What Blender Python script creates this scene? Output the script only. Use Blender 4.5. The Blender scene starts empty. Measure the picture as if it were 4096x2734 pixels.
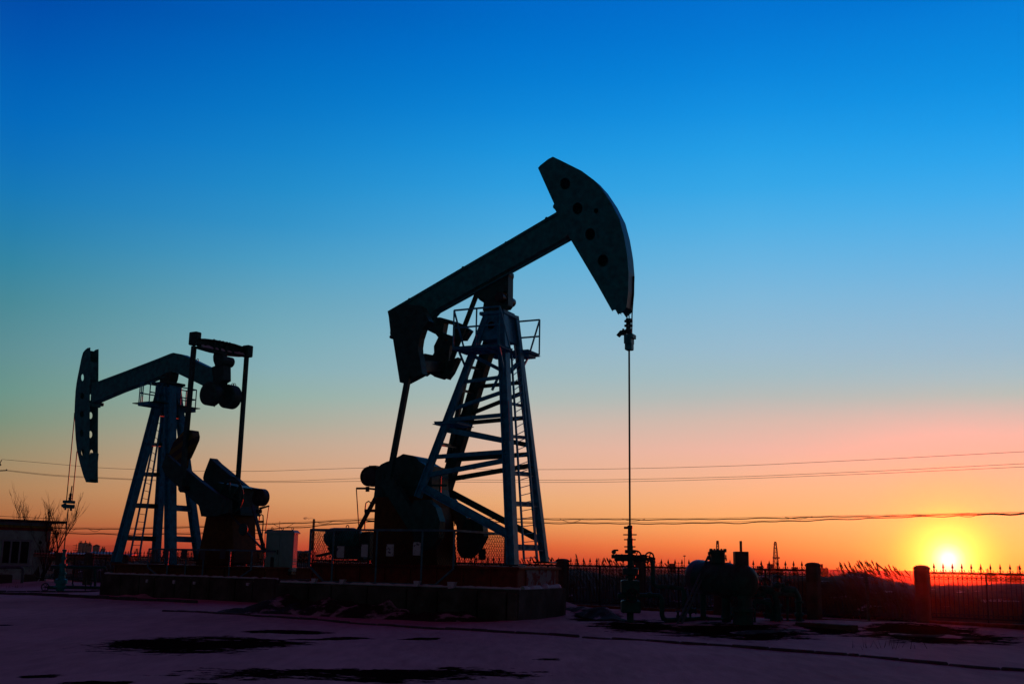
SKY_COLS = [
 (10, [(-100,(0,72,165)),(0,(0,79,171)),(150,(0,88,178)),(300,(0,98,184)),(450,(3,106,188)),(600,(12,113,187)),(750,(22,121,183)),(900,(36,127,174)),(1050,(52,133,163)),(1200,(72,137,152)),(1400,(95,143,148)),(1560,(106,148,138)),(1680,(122,145,124)),(1800,(148,140,110)),(1940,(172,130,90)),(2050,(173,110,68)),(2150,(168,72,44)),(2215,(148,45,35))]),
 (1100,[(-100,(0,84,178)),(0,(0,92,184)),(150,(0,102,190)),(300,(2,112,195)),(450,(9,121,199)),(600,(20,131,202)),(750,(34,140,202)),(900,(52,147,200)),(1050,(76,157,196)),(1200,(102,164,188)),(1330,(118,170,185)),(1470,(134,174,182)),(1580,(148,176,168)),(1680,(168,172,156)),(1768,(190,168,146)),(1900,(212,160,122)),(2000,(212,150,102)),(2100,(202,122,74)),(2180,(190,75,50)),(2232,(170,45,38))]),
 (2048,[(-100,(0,96,190)),(0,(0,104,198)),(150,(0,113,204)),(300,(4,123,209)),(450,(13,134,215)),(600,(27,147,220)),(750,(46,157,222)),(900,(70,166,220)),(1050,(95,174,214)),(1200,(118,178,208)),(1400,(146,183,199)),(1500,(157,185,191)),(1600,(174,186,181)),(1700,(202,184,170)),(1800,(222,181,158)),(1900,(231,177,145)),(2000,(233,171,119)),(2100,(230,148,88)),(2180,(218,98,54)),(2248,(192,58,40))]),
 (3000,[(-100,(0,106,202)),(0,(2,114,208)),(150,(4,123,213)),(300,(9,134,220)),(450,(20,146,226)),(600,(36,158,230)),(750,(54,167,231)),(900,(80,175,229)),(1050,(105,180,224)),(1200,(128,184,217)),(1400,(152,187,206)),(1500,(163,188,195)),(1580,(181,187,184)),(1680,(214,186,173)),(1800,(241,183,164)),(1950,(249,182,136)),(2080,(254,174,103)),(2180,(252,138,72)),(2265,(228,82,46))]),
 (4086,[(-100,(0,115,208)),(0,(5,125,215)),(150,(8,134,220)),(300,(13,143,226)),(450,(25,153,232)),(600,(42,163,236)),(750,(62,171,236)),(900,(86,177,232)),(1050,(108,181,226)),(1200,(130,184,218)),(1400,(152,187,206)),(1500,(167,190,196)),(1570,(182,190,183)),(1650,(216,187,175)),(1720,(240,185,168)),(1800,(255,182,157)),(1950,(255,190,138)),(2100,(255,196,120)),(2200,(255,190,98)),(2285,(255,165,70))])]
DUSK_FILL = (.027,.002,.016,1)
BACK_FILL = (.010,.050,.056,1)
GLOW = [(0,(255,255,255),1),(.27,(255,255,252),1),(.42,(255,255,215),1),(.8,(255,248,142),.94),(1.3,(255,240,100),.78),(2.0,(255,224,86),.5),(2.8,(255,204,86),.2),(4.6,(255,190,90),0)]
SUN_E = 2.0; SUN_C = (1,.025,.003)
HAZE = 3.6e-5; HAZE_C = (.95,.93,.9,1); HAZE_G = .97
import bpy, bmesh, math, random
from math import sin, cos, pi, radians, atan2, sqrt
from mathutils import Vector, Matrix, noise, geometry
random.seed(7)
scene = bpy.context.scene
COL = scene.collection
V = Vector

# ------------------------------------------------------------------ camera model
FOC = 4430.0; PITCH = atan2(881, 4430); ROLL = radians(1.1); EYE = V((0, 0, 1.5))
F = V((0, cos(PITCH), sin(PITCH)))
R0 = V((1, 0, 0)); U0 = V((0, -sin(PITCH), cos(PITCH)))
CR = R0 * cos(ROLL) + U0 * sin(ROLL); CU = U0 * cos(ROLL) - R0 * sin(ROLL)
def ray(u, v): return F + CR * ((u - 2048) / FOC) + CU * ((1367 - v) / FOC)
def G(u, v, z=0.0):
    d = ray(u, v); return EYE + d * ((z - EYE.z) / d.z)
def Y(u, v, y):
    d = ray(u, v); return EYE + d * (y / d.y)
def proj(p):
    q = p - EYE; w = q.dot(F)
    return 2048 + FOC * q.dot(CR) / w, 1367 - FOC * q.dot(CU) / w

class Frame:
    """a vertical plane through W; f runs along the machine, n across it and away from the viewer"""
    def __init__(s, W, f, n): s.W, s.f, s.n = V(W), V(f).normalized(), V(n).normalized()
    def P(s, u, v, off=0.0):
        Q = s.W + s.n * off; d = ray(u, v)
        return EYE + d * ((Q - EYE).dot(s.n) / d.dot(s.n))
    def X(s, a, off, z): 
        p = s.W + s.f * a + s.n * off; p.z = z; return p
    def S(s, p): 
        q = p - s.W; return q.dot(s.f), q.dot(s.n), p.z

# ------------------------------------------------------------------ mesh builder
class MB:
    def __init__(s): s.v, s.f = [], []
    def add(s, vs, fs):
        o = len(s.v); s.v += [V(p) for p in vs]; s.f += [tuple(i + o for i in f) for f in fs]; return s
    def hexa(s, b, t):
        return s.add(list(b) + list(t), [(3,2,1,0), (4,5,6,7), (0,1,5,4), (1,2,6,5), (2,3,7,6), (3,0,4,7)])
    def box(s, c, sx, sy, sz, ax=V((1,0,0)), ay=V((0,1,0)), az=V((0,0,1)), bev=0.0):
        c = V(c); ax, ay, az = V(ax), V(ay), V(az)
        if bev <= 0:
            x, y, z = ax*sx/2, ay*sy/2, az*sz/2
            return s.hexa([c-x-y-z, c+x-y-z, c+x+y-z, c-x+y-z], [c-x-y+z, c+x-y+z, c+x+y+z, c-x+y+z])
        b = bev; rings = []
        for zz, ins in ((-sz/2, b), (-sz/2+b, 0), (sz/2-b, 0), (sz/2, b)):
            hx, hy = sx/2-ins, sy/2-ins; k = b if ins == 0 else b*0.6
            pts = [(-hx+k,-hy),(hx-k,-hy),(hx,-hy+k),(hx,hy-k),(hx-k,hy),(-hx+k,hy),(-hx,hy-k),(-hx,-hy+k)]
            rings.append([c+ax*p[0]+ay*p[1]+az*zz for p in pts])
        return s.loft(rings, caps=True)
    def loft(s, rings, caps=True, closed=True):
        n = len(rings[0]); vs = [p for r in rings for p in r]; fs = []
        for i in range(len(rings)-1):
            for j in range(n if closed else n-1):
                a, b = i*n+j, i*n+(j+1) % n; fs.append((a, b, b+n, a+n))
        if caps: fs += [tuple(reversed(range(n))), tuple(range((len(rings)-1)*n, len(rings)*n))]
        return s.add(vs, fs)
    def bar(s, p, q, w, h, up=V((0,0,1)), ext=0.0):
        p, q = V(p), V(q); d = (q-p).normalized(); p, q = p-d*ext, q+d*ext
        up = V(up)
        if abs(d.dot(up)) > .98: up = V((0,1,0))
        x = d.cross(up).normalized(); y = x.cross(d).normalized()
        return s.hexa([p-x*w/2-y*h/2, p+x*w/2-y*h/2, p+x*w/2+y*h/2, p-x*w/2+y*h/2],
                      [q-x*w/2-y*h/2, q+x*w/2-y*h/2, q+x*w/2+y*h/2, q-x*w/2+y*h/2])
    def ibeam(s, p, q, w, h, t=.02, up=V((0,0,1))):
        """I section: flanges of width w, web of depth h in the up direction"""
        p, q = V(p), V(q); d = (q-p).normalized(); x = d.cross(V(up)).normalized(); y = x.cross(d).normalized()
        prof = [(-w/2,-h/2),(w/2,-h/2),(w/2,-h/2+t),(t/2,-h/2+t),(t/2,h/2-t),(w/2,h/2-t),(w/2,h/2),(-w/2,h/2),(-w/2,h/2-t),(-t/2,h/2-t),(-t/2,-h/2+t),(-w/2,-h/2+t)]
        return s.loft([[o + x*a + y*b for a, b in prof] for o in (p, q)])
    def angle(s, p, q, w, t=.014, up=V((0,0,1)), flip=1):
        p, q = V(p), V(q); d = (q-p).normalized(); x = d.cross(V(up)).normalized()*flip; y = x.cross(d).normalized()
        if y.dot(V(up)) < 0: y = -y
        prof = [(-w/2,-w/2),(w/2,-w/2),(w/2,-w/2+t),(-w/2+t,-w/2+t),(-w/2+t,w/2),(-w/2,w/2)]
        return s.loft([[o + x*a + y*b for a, b in prof] for o in (p, q)])
    def tube(s, pts, r, n=8, caps=True):
        pts = [V(p) for p in pts]; rings = []; m = len(pts)
        rs = r if isinstance(r, (list, tuple)) else [r]*m
        prev = None
        for i, p in enumerate(pts):
            d = (pts[min(i+1, m-1)] - pts[max(i-1, 0)]).normalized()
            if prev is None:
                a = V((0,0,1)) if abs(d.z) < .9 else V((1,0,0))
                x = d.cross(a).normalized()
            else: x = (prev - d*prev.dot(d)).normalized()
            prev = x; y = d.cross(x)
            rings.append([p + (x*cos(2*pi*k/n) + y*sin(2*pi*k/n))*rs[i] for k in range(n)])
        return s.loft(rings, caps)
    def lathe(s, base, axis, prof, n=20):
        """prof: (distance along axis, radius)"""
        base, axis = V(base), V(axis).normalized()
        a = V((0,0,1)) if abs(axis.z) < .9 else V((1,0,0))
        x = axis.cross(a).normalized(); y = axis.cross(x)
        return s.loft([[base + axis*h + (x*cos(2*pi*k/n) + y*sin(2*pi*k/n))*r for k in range(n)] for h, r in prof])
    def cyl(s, p, q, r, n=20): 
        p, q = V(p), V(q); L = (q-p).length; b = min(.012, r*.15)
        return s.lathe(p, q-p, [(0, r-b), (b, r), (L-b, r), (L, r-b)], n)
    def ring(s, c, axis, R, r, n=28, m=6, a0=0.0, a1=2*pi, xref=None):
        c, axis = V(c), V(axis).normalized()
        a = V((0,0,1)) if abs(axis.z) < .9 else V((1,0,0))
        x = axis.cross(a).normalized() if xref is None else V(xref).normalized(); y = axis.cross(x)
        full = abs(a1-a0-2*pi) < 1e-6; k = n if full else n+1; rings = []
        for i in range(k):
            t = a0 + (a1-a0)*i/n; o = x*cos(t) + y*sin(t)
            rings.append([c + o*R + (o*cos(2*pi*j/m) + axis*sin(2*pi*j/m))*r for j in range(m)])
        if full: rings.append(rings[0])
        return s.loft(rings, caps=not full)
    def prism(s, outer, n, t, holes=()):
        """flat outline(s) in space given a thickness t along n (half to each side)"""
        n = V(n).normalized(); loops = [list(map(V, outer))] + [list(map(V, h)) for h in holes]
        allp = [p for l in loops for p in l]; N = len(allp)
        tris = geometry.tessellate_polygon(loops)
        vs = [p - n*t/2 for p in allp] + [p + n*t/2 for p in allp]
        fs = [tuple(x) for x in tris] + [tuple(i+N for i in reversed(x)) for x in tris]
        o = 0
        for l in loops:
            k = len(l)
            for i in range(k):
                a, b = o+i, o+(i+1) % k; fs.append((a, b, b+N, a+N))
            o += k
        return s.add(vs, fs)
    def wheel(s, c, axis, R, r=.018, spokes=5, xref=None):
        s.ring(c, axis, R, r, 28, 6)
        axis = V(axis).normalized(); a = V((0,0,1)) if abs(axis.z) < .9 else V((1,0,0))
        x = axis.cross(a).normalized(); y = axis.cross(x)
        for k in range(spokes):
            t = 2*pi*k/spokes + .3; s.tube([c, V(c) + (x*cos(t)+y*sin(t))*R], r*.75, 5)
        s.cyl(V(c)-axis*.04, V(c)+axis*.04, R*.2, 10); return s
    def build(s, name, mat, parent=None, smooth=False, loc=None):
        me = bpy.data.meshes.new(name); L = V((0,0,0))
        q = parent
        while q is not None: L = L + q.location; q = q.parent
        if parent is None and loc is not None: L = V(loc)
        me.from_pydata([tuple(p - L) for p in s.v], [], s.f)
        bm = bmesh.new(); bm.from_mesh(me)
        bmesh.ops.recalc_face_normals(bm, faces=bm.faces); bm.to_mesh(me); bm.free()
        if mat: me.materials.append(mat)
        if smooth:
            for p in me.polygons: p.use_smooth = True
            me.set_sharp_from_angle(angle=radians(40))
        o = bpy.data.objects.new(name, me); COL.objects.link(o)
        if parent is not None: o.parent = parent
        elif loc is not None: o.location = L
        return o

def thing(name, label, cat, loc, group=None):
    o = bpy.data.objects.new(name, None); o.empty_display_size = .3; COL.objects.link(o)
    o.location = loc; return tag(o, label, cat, group)
def tag(o, label, cat, group=None):
    o['label'] = label; o['category'] = cat
    if group: o['group'] = group
    return o
def struct(o, kind='structure'): o['kind'] = kind; return o
def dup(root, delta=V((0,0,0)), parent=None, ang=0.0):
    c = root.copy(); COL.objects.link(c)
    if parent is not None: c.parent = parent
    c.location = root.location + V(delta)
    if ang: c.rotation_euler.z += ang
    for ch in list(root.children): dup(ch, V((0,0,0)), c)
    return c

def silhouette(fr, poly, t, off=0.0):
    """outline traced for a body of thickness t: each corner goes to the face of the body that forms the outline there"""
    A = sum(poly[i][0]*poly[(i+1) % len(poly)][1] - poly[(i+1) % len(poly)][0]*poly[i][1] for i in range(len(poly)))
    sg = 1 if A > 0 else -1; out = []; k = len(poly)
    for i, (u, v) in enumerate(poly):
        (a, b), (c, d) = poly[i-1], poly[(i+1) % k]
        e1 = V((b-v, u-a)) * -1; e2 = V((v-d, c-u)) * -1
        nn = (V((v-b, -(u-a))).normalized() + V((d-v, -(c-u))).normalized())*sg
        p = fr.P(u, v, off); x1, y1 = proj(p + fr.n*.2); sh = V((x1-u, y1-v))
        w = 0 if nn.length < 1e-6 else max(-1, min(1, nn.normalized().dot(sh.normalized())*1.4))
        q = fr.P(u, v, off + w*t/2); q = q - fr.n*(w*t/2); out.append(q)
    return out
def plate(mb, fr, poly, t, off=0.0, holes=(), sil=True):
    o = silhouette(fr, poly, t, off) if sil else [fr.P(u, v, off) for u, v in poly]
    return mb.prism(o, fr.n, t, [[fr.P(u, v, off - t/2) + fr.n*t/2 for u, v in h] for h in holes])
def oval(u, v, ru, rv, n=14): return [(u + ru*cos(2*pi*k/n), v + rv*sin(2*pi*k/n)) for k in range(n)]

# ------------------------------------------------------------------ materials
MATS = {}
def nt(m): return m.node_tree.nodes, m.node_tree.links
def mat(name, col, rough=.6, metal=0.0, var=.35, scale=6.0, col2=None, thr=(.55,.7), scale2=3.0, bump=.15, stretch=None):
    """painted or raw surface: mottled colour, a second colour (rust, snow dust, chips) where a noise passes a threshold, fine bump"""
    if name in MATS: return MATS[name]
    m = bpy.data.materials.new(name); m.use_nodes = True; N, L = nt(m); b = N['Principled BSDF']
    b.inputs['Roughness'].default_value = rough; b.inputs['Metallic'].default_value = metal; b.inputs['Specular IOR Level'].default_value = .2
    tc = N.new('ShaderNodeTexCoord'); src = tc.outputs['Object']
    if stretch:
        mp = N.new('ShaderNodeMapping'); mp.inputs['Scale'].default_value = stretch; L.new(src, mp.inputs['Vector']); src = mp.outputs['Vector']
    n1 = N.new('ShaderNodeTexNoise'); n1.inputs['Scale'].default_value = scale; n1.inputs['Detail'].default_value = 6; L.new(src, n1.inputs['Vector'])
    r1 = N.new('ShaderNodeValToRGB'); r1.color_ramp.elements[0].position = .3; r1.color_ramp.elements[1].position = .75
    c = V(col); r1.color_ramp.elements[0].color = (*(c*(1-var)), 1); r1.color_ramp.elements[1].color = (*(c*(1+var)), 1)
    L.new(n1.outputs['Fac'], r1.inputs['Fac']); out = r1.outputs['Color']
    if col2 is not None:
        n2 = N.new('ShaderNodeTexNoise'); n2.inputs['Scale'].default_value = scale2; n2.inputs['Detail'].default_value = 8; n2.inputs['Roughness'].default_value = .65; L.new(src, n2.inputs['Vector'])
        r2 = N.new('ShaderNodeValToRGB'); r2.color_ramp.elements[0].position, r2.color_ramp.elements[1].position = thr; L.new(n2.outputs['Fac'], r2.inputs['Fac'])
        mx = N.new('ShaderNodeMixRGB'); L.new(r2.outputs['Color'], mx.inputs['Fac']); L.new(out, mx.inputs['Color1']); mx.inputs['Color2'].default_value = (*col2, 1); out = mx.outputs['Color']
    L.new(out, b.inputs['Base Color'])
    if bump:
        bp = N.new('ShaderNodeBump'); bp.inputs['Strength'].default_value = bump; bp.inputs['Distance'].default_value = .02
        n3 = N.new('ShaderNodeTexNoise'); n3.inputs['Scale'].default_value = scale*5; n3.inputs['Detail'].default_value = 5; L.new(src, n3.inputs['Vector'])
        L.new(n3.outputs['Fac'], bp.inputs['Height']); L.new(bp.outputs['Normal'], b.inputs['Normal'])
    MATS[name] = m; return m
RUST = (.10, .04, .02)
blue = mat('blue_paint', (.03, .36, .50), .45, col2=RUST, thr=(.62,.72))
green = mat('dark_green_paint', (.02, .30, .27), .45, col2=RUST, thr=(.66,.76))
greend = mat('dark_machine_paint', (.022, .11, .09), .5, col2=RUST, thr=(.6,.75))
orange = mat('orange_paint', (.13, .06, .012), .55, col2=(.06,.03,.015), thr=(.55,.75))
redp = mat('dark_red_paint', (.28, .035, .02), .6, col2=(.05,.02,.015), thr=(.55,.75))
rail = mat('grey_blue_rail_paint', (.10, .22, .26), .5, col2=RUST, thr=(.62,.72))
iron = mat('black_iron', (.022, .022, .024), .5, col2=RUST, thr=(.68,.8))
steel = mat('dark_steel', (.06, .065, .07), .45, .5, col2=RUST, thr=(.6,.75))
galv = mat('galvanised_pipe', (.12, .135, .15), .45, .2, col2=(.12,.08,.06), thr=(.62,.75))
cable = mat('steel_cable', (.03, .03, .035), .5, .4, bump=0)
conc = mat('stained_concrete', (.10, .09, .07), .9, scale=2.5, col2=(.09,.08,.06), thr=(.5,.72), scale2=1.2, bump=.5)
fconc = mat('dark_stained_concrete', (.115, .105, .085), .9, var=.5, scale=1.6, col2=(.035,.03,.022), thr=(.45,.7), scale2=1.2, bump=.6)
plaster = mat('rough_plaster', (.48, .60, .52), .9, var=.2, scale=3, col2=(.2,.18,.15), thr=(.58,.7), scale2=2.2, bump=.4)
framep = mat('worn_window_frame', (.34, .38, .38), .6, var=.15)
white = mat('grey_green_cabinet_paint', (.26, .46, .40), .45, var=.1, col2=(.25,.2,.15), thr=(.66,.76))
pale = mat('worn_notice_plate', (.62, .66, .62), .6, var=.12, col2=(.07,.08,.09), thr=(.56,.6), scale2=9, bump=.05)
dkplate = mat('dark_notice_plate', (.08, .09, .1), .6)
glass = mat('dark_window_glass', (.02, .025, .025), .08, bump=0)
yellowp = mat('yellow_band_paint', (.5, .3, .04), .7); redb = mat('red_band_paint', (.4, .03, .02), .7)
bark = mat('winter_bark', (.07, .045, .035), .9)
reedm = mat('dry_reed', (.10, .055, .025), .8, var=.4, scale=2, bump=0)
rubber = mat('black_rubber', (.015, .015, .015), .7)
wood = mat('weathered_timber', (.09, .075, .06), .9, stretch=(1,1,8))
farm = mat('distant_steelwork', (.05, .05, .06), .8, bump=0)
silom = mat('pale_silo_sheet', (.33, .35, .37), .6, bump=0, stretch=(1,1,.1), scale=2)
shedm = mat('blue_roof_sheet', (.06, .13, .3), .5, bump=0)
brickm = mat('dark_red_low_wall', (.22, .05, .04), .9, col2=(.5,.5,.55), thr=(.66,.74), scale2=2)

def snow_mat():
    """wind-packed snow with bare ground showing through in ragged patches"""
    m = bpy.data.materials.new('packed_snow'); m.use_nodes = True; N, L = nt(m); b = N['Principled BSDF']
    tc = N.new('ShaderNodeTexCoord'); src = tc.outputs['Object']
    def noise_(sc, det=6, st=None, rough=.55):
        s = src
        if st:
            mp = N.new('ShaderNodeMapping'); mp.inputs['Scale'].default_value = st; L.new(src, mp.inputs['Vector']); s = mp.outputs['Vector']
        n = N.new('ShaderNodeTexNoise'); n.inputs['Scale'].default_value = sc; n.inputs['Detail'].default_value = det; n.inputs['Roughness'].default_value = rough; L.new(s, n.inputs['Vector']); return n.outputs['Fac']
    def mt(op, a, b_=None, clamp=False):
        q = N.new('ShaderNodeMath'); q.operation = op; q.use_clamp = clamp
        for i, x in enumerate((a, b_)):
            if x is None: continue
            if isinstance(x, (int, float)): q.inputs[i].default_value = x
            else: L.new(x, q.inputs[i])
        return q.outputs[0]
    sep = N.new('ShaderNodeSeparateXYZ'); L.new(src, sep.inputs[0]); X, Yc = sep.outputs['X'], sep.outputs['Y']
    edge = mt('ADD', mt('MULTIPLY', mt('SUBTRACT', noise_(.8, 10, (.7, 1, 1), .72), .5), 7.0), mt('MULTIPLY', mt('SUBTRACT', noise_(4.5, 8, (.6,1.3,1), .7), .5), 5.0))
    cover = None
    for (u0, u1, v0, v1, k) in PATCHES:
        um, vm = (u0+u1)/2, (v0+v1)/2
        c = G(um, vm); a = G(u0, vm); bb = G(u1, vm); n0 = G(um, v0); n1 = G(um, v1)
        rx = max(.2, (bb-a).length/2); ry = max(.25, (n0-n1).length/2); sl = (bb.y-a.y)/(bb.x-a.x)
        dx = mt('SUBTRACT', X, c.x); dy = mt('SUBTRACT', mt('SUBTRACT', Yc, c.y), mt('MULTIPLY', dx, sl))
        q = mt('ADD', mt('POWER', mt('ABSOLUTE', mt('DIVIDE', dx, rx)), 2), mt('POWER', mt('ABSOLUTE', mt('DIVIDE', dy, ry)), 2))
        val = mt('SUBTRACT', mt('SUBTRACT', 1.0, q), mt('MULTIPLY', edge, k))
        cover = val if cover is None else mt('MAXIMUM', cover, val)
    mask = N.new('ShaderNodeMapRange'); mask.inputs['From Min'].default_value = -.02; mask.inputs['From Max'].default_value = .10; L.new(cover, mask.inputs['Value'])
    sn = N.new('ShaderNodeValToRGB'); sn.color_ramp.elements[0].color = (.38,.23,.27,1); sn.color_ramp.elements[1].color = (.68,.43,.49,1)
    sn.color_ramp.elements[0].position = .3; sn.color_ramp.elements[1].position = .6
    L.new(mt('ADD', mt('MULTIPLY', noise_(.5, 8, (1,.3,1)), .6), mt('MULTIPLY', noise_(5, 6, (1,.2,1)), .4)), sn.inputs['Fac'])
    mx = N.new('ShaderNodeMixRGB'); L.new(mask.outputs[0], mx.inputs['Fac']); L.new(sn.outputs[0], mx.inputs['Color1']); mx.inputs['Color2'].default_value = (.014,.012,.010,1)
    # beyond the fence: fields of dead reed and scrub, snow only lying in patches
    dd = mt('SUBTRACT', mt('ADD', mt('MULTIPLY', X, sin(radians(37))), mt('MULTIPLY', Yc, cos(radians(37)))), 32.5)
    fld = mt('MULTIPLY', mt('MULTIPLY', dd, .5, True), mt('GREATER_THAN', mt('ADD', noise_(.12, 8, (1,.4,1), .7), mt('MULTIPLY', noise_(1.2, 8, (1,.5,1), .7), .3)), .45))
    mf = N.new('ShaderNodeMixRGB'); L.new(fld, mf.inputs['Fac']); L.new(mx.outputs[0], mf.inputs['Color1']); mf.inputs['Color2'].default_value = (.055,.035,.022,1); mx = mf
    L.new(mx.outputs[0], b.inputs['Base Color'])
    rr = N.new('ShaderNodeMapRange'); sl = mt('MULTIPLY', mt('SUBTRACT', 1.0, mask.outputs[0]), .06); L.new(sl, b.inputs['Specular IOR Level']); rr.inputs['To Min'].default_value = .9; rr.inputs['To Max'].default_value = .95; L.new(mask.outputs[0], rr.inputs['Value']); L.new(rr.outputs[0], b.inputs['Roughness'])
    bp = N.new('ShaderNodeBump'); bp.inputs['Strength'].default_value = .8; bp.inputs['Distance'].default_value = .06
    h = mt('SUBTRACT', mt('ADD', mt('MULTIPLY', noise_(1.4, 8, (1,.35,1)), .9), mt('MULTIPLY', noise_(9, 5, (1,.4,1)), .25)), mt('MULTIPLY', mask.outputs[0], .5))
    L.new(h, bp.inputs['Height']); L.new(bp.outputs['Normal'], b.inputs['Normal'])
    return m
PATCHES = [(440,1180,2544,2606,.7),(1010,1330,2520,2534,.9),(1150,1480,2546,2556,.9),(1590,1760,2545,2556,.9),
           (850,2130,2662,2716,.8),(60,270,2693,2712,.7),(260,560,2722,2740,.8),(680,900,2724,2745,.9),(-60,60,2495,2503,.6),
           (2390,2700,2484,2520,.9),(2650,3220,2500,2550,.6),(3200,3420,2508,2536,.7),(3480,3980,2522,2566,.7),(3250,3700,2490,2500,.6),
           (2300,2470,2462,2490,.9),(3380,3640,2455,2470,.8),(2150,2250,2632,2640,1.0)]
# ------------------------------------------------------------------ ground
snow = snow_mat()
soil = mat('dark_soil', (.035, .03, .022), .95, var=.5, scale=5, col2=(.5,.42,.46), thr=(.53,.6), scale2=1.1, bump=1.0)
snowc = mat('snow_crust', (.7, .71, .74), .7, var=.1, scale=8, bump=.4)
FN = V((sin(radians(37)), cos(radians(37)), 0)); FD = V((cos(radians(37)), -sin(radians(37)), 0)); FC = 30.1
def fence_at(u):                                   # where the line of sight at column u meets the fence line
    d = ray(u, 2260); d = V((d.x, d.y, 0)); return d * (FC / d.dot(FN))
def sstep(a, b, x):
    t = max(0, min(1, (x-a)/(b-a))); return t*t*(3-2*t)
def ground_h(x, y):
    d = x*FN.x + y*FN.y - FC; h = 0.0
    if y > 4:
        h += .24*math.exp(-((d+.9)/1.7)**2) * (.75 + .6*noise.noise(V((x*.35, y*.35, 0))))
        h += sstep(.5, 6, d)*.25
        h -= sstep(15, 260, d)*3.2
        h += .05*noise.noise(V((x*.22, y*.22, 3))) * sstep(0, 5, y) + .025*noise.noise(V((x*.9, y*.9, 5)))
        if d > 3: h += sstep(3, 8, d)*.25*noise.noise(V((x*.15, y*.15, 9)))*(1 if d < 150 else 2)
    return h
def axis_vals(lo, hi, fine0, fine1, st):
    v = []; x = fine0
    while x < fine1: v.append(x); x += st
    v.append(fine1); s = st; x = fine1
    while x < hi: s *= 1.22; x = min(hi, x+s); v.append(x)
    s = st; x = fine0
    while x > lo: s *= 1.22; x = max(lo, x-s); v.insert(0, x)
    return v
xs = axis_vals(-5000, 5000, -30, 20, .32); ys = axis_vals(-300, 7000, 12, 62, .32)
mb = MB(); mb.add([V((x, y, ground_h(x, y))) for y in ys for x in xs],
   [(j*len(xs)+i, j*len(xs)+i+1, (j+1)*len(xs)+i+1, (j+1)*len(xs)+i) for j in range(len(ys)-1) for i in range(len(xs)-1)])
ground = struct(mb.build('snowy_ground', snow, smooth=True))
def gz(p): return V((p.x, p.y, ground_h(p.x, p.y)))

def mound(name, spine, halfw, height, m, seed, along=60, across=16, rough=.5, sink=.05):
    """a long low heap along a spine of ground points"""
    pts = [V((p.x, p.y, 0)) for p in spine]; L = [0]
    for a, b in zip(pts, pts[1:]): L.append(L[-1] + (b-a).length)
    vs = []; 
    for i in range(along+1):
        t = L[-1]*i/along; k = max(j for j in range(len(L)) if L[j] <= t + 1e-9); k = min(k, len(pts)-2)
        p = pts[k].lerp(pts[k+1], (t-L[k])/(L[k+1]-L[k])); d = (pts[k+1]-pts[k]).normalized(); n = V((-d.y, d.x, 0))
        e = sin(pi*i/along)**.5 if 0 < i < along else 0
        for j in range(across+1):
            q = p + n*((j/across-.5)*2*halfw*(.7+.5*noise.noise(V((t*.4, seed, 1)))))
            c = max(0, 1-((j/across-.5)*2)**2)
            h = height*c*e*(.75+rough*noise.noise(V((q.x*.7, q.y*.7, seed))) + rough*.6*noise.noise(V((q.x*2.3, q.y*2.3, seed)))) 
            vs.append(V((q.x, q.y, ground_h(q.x, q.y) - sink + max(0, h))))
    w = across+1
    o = MB().add(vs, [(i*w+j, i*w+j+1, (i+1)*w+j+1, (i+1)*w+j) for i in range(along) for j in range(across)]).build(name, m, smooth=True)
    return struct(o)
mound('soil_bank', [G(900,2440), G(1300,2450), G(1700,2468), G(2040,2478)], 2.3, .46, soil, 2.0, 90, 24, .9)
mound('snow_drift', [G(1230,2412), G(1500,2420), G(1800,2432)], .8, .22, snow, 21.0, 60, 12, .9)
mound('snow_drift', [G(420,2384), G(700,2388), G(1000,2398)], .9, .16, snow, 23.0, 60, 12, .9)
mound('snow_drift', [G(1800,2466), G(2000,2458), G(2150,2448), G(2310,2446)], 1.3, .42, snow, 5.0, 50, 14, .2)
mound('snow_drift', [G(2230,2455), G(2330,2462), G(2480,2486)], .8, .26, soil, 8.0, 40, 12, .8)
mound('soil_bank', [G(2640,2522), G(2900,2532), G(3240,2520)], .9, .10, soil, 11.0, 50, 12, .8)
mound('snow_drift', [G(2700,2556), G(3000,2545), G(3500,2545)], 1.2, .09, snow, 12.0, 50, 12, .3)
mound('soil_bank', [G(3480,2532), G(3750,2546), G(3990,2556)], .5, .09, soil, 14.0, 50, 10, .8)

# kerb: rows of dark stones standing a little proud of the snow
kerbm = mat('kerb_stone', (.10, .09, .10), .9, scale=4, bump=.5)
def kerb(pts, h=.045, w=.11, gap=.03, skip=()):
    pts = [G(u, v) for u, v in pts]; mb = MB(); rnd = random.Random(3)
    for a, b in zip(pts, pts[1:]):
        d = b-a; L = d.length; d.normalize(); n = V((-d.y, d.x, 0)); t = 0
        while t < L-.1:
            l = min(rnd.uniform(.5, .9), L-t); c = a + d*(t+l/2) + n*rnd.uniform(-.02,.02); hh = h*rnd.uniform(.75, 1.15)
            mb.box((c.x, c.y, ground_h(c.x, c.y)+hh/2-.04), l-gap, w, hh+.08, d, n, V((0,0,1)), bev=.02)
            t += l
    return struct(mb.build('kerb', kerbm))
kerb([(650,2441),(1000,2462),(1400,2489),(1950,2522),(2330,2547),(2720,2575),(3440,2627),(4120,2683)])
kerb([(-40,2373),(238,2383),(477,2398),(790,2412)], .10)
kerb([(-40,2367),(240,2367),(400,2366)], .06)

# ------------------------------------------------------------------ right pumpjack
AL = radians(26)
RF = Frame(G(2520, 2488), (cos(AL), -sin(AL), 0), (sin(AL), cos(AL), 0))
base = RF.X(-4.2, 0, 0)
pj = thing('oil_pumpjack', 'larger dark oil pumpjack with its horsehead raised high over the wellhead', 'pumpjack', base)
P = RF.P; n, f = RF.n, RF.f; UP = V((0,0,1))
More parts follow.
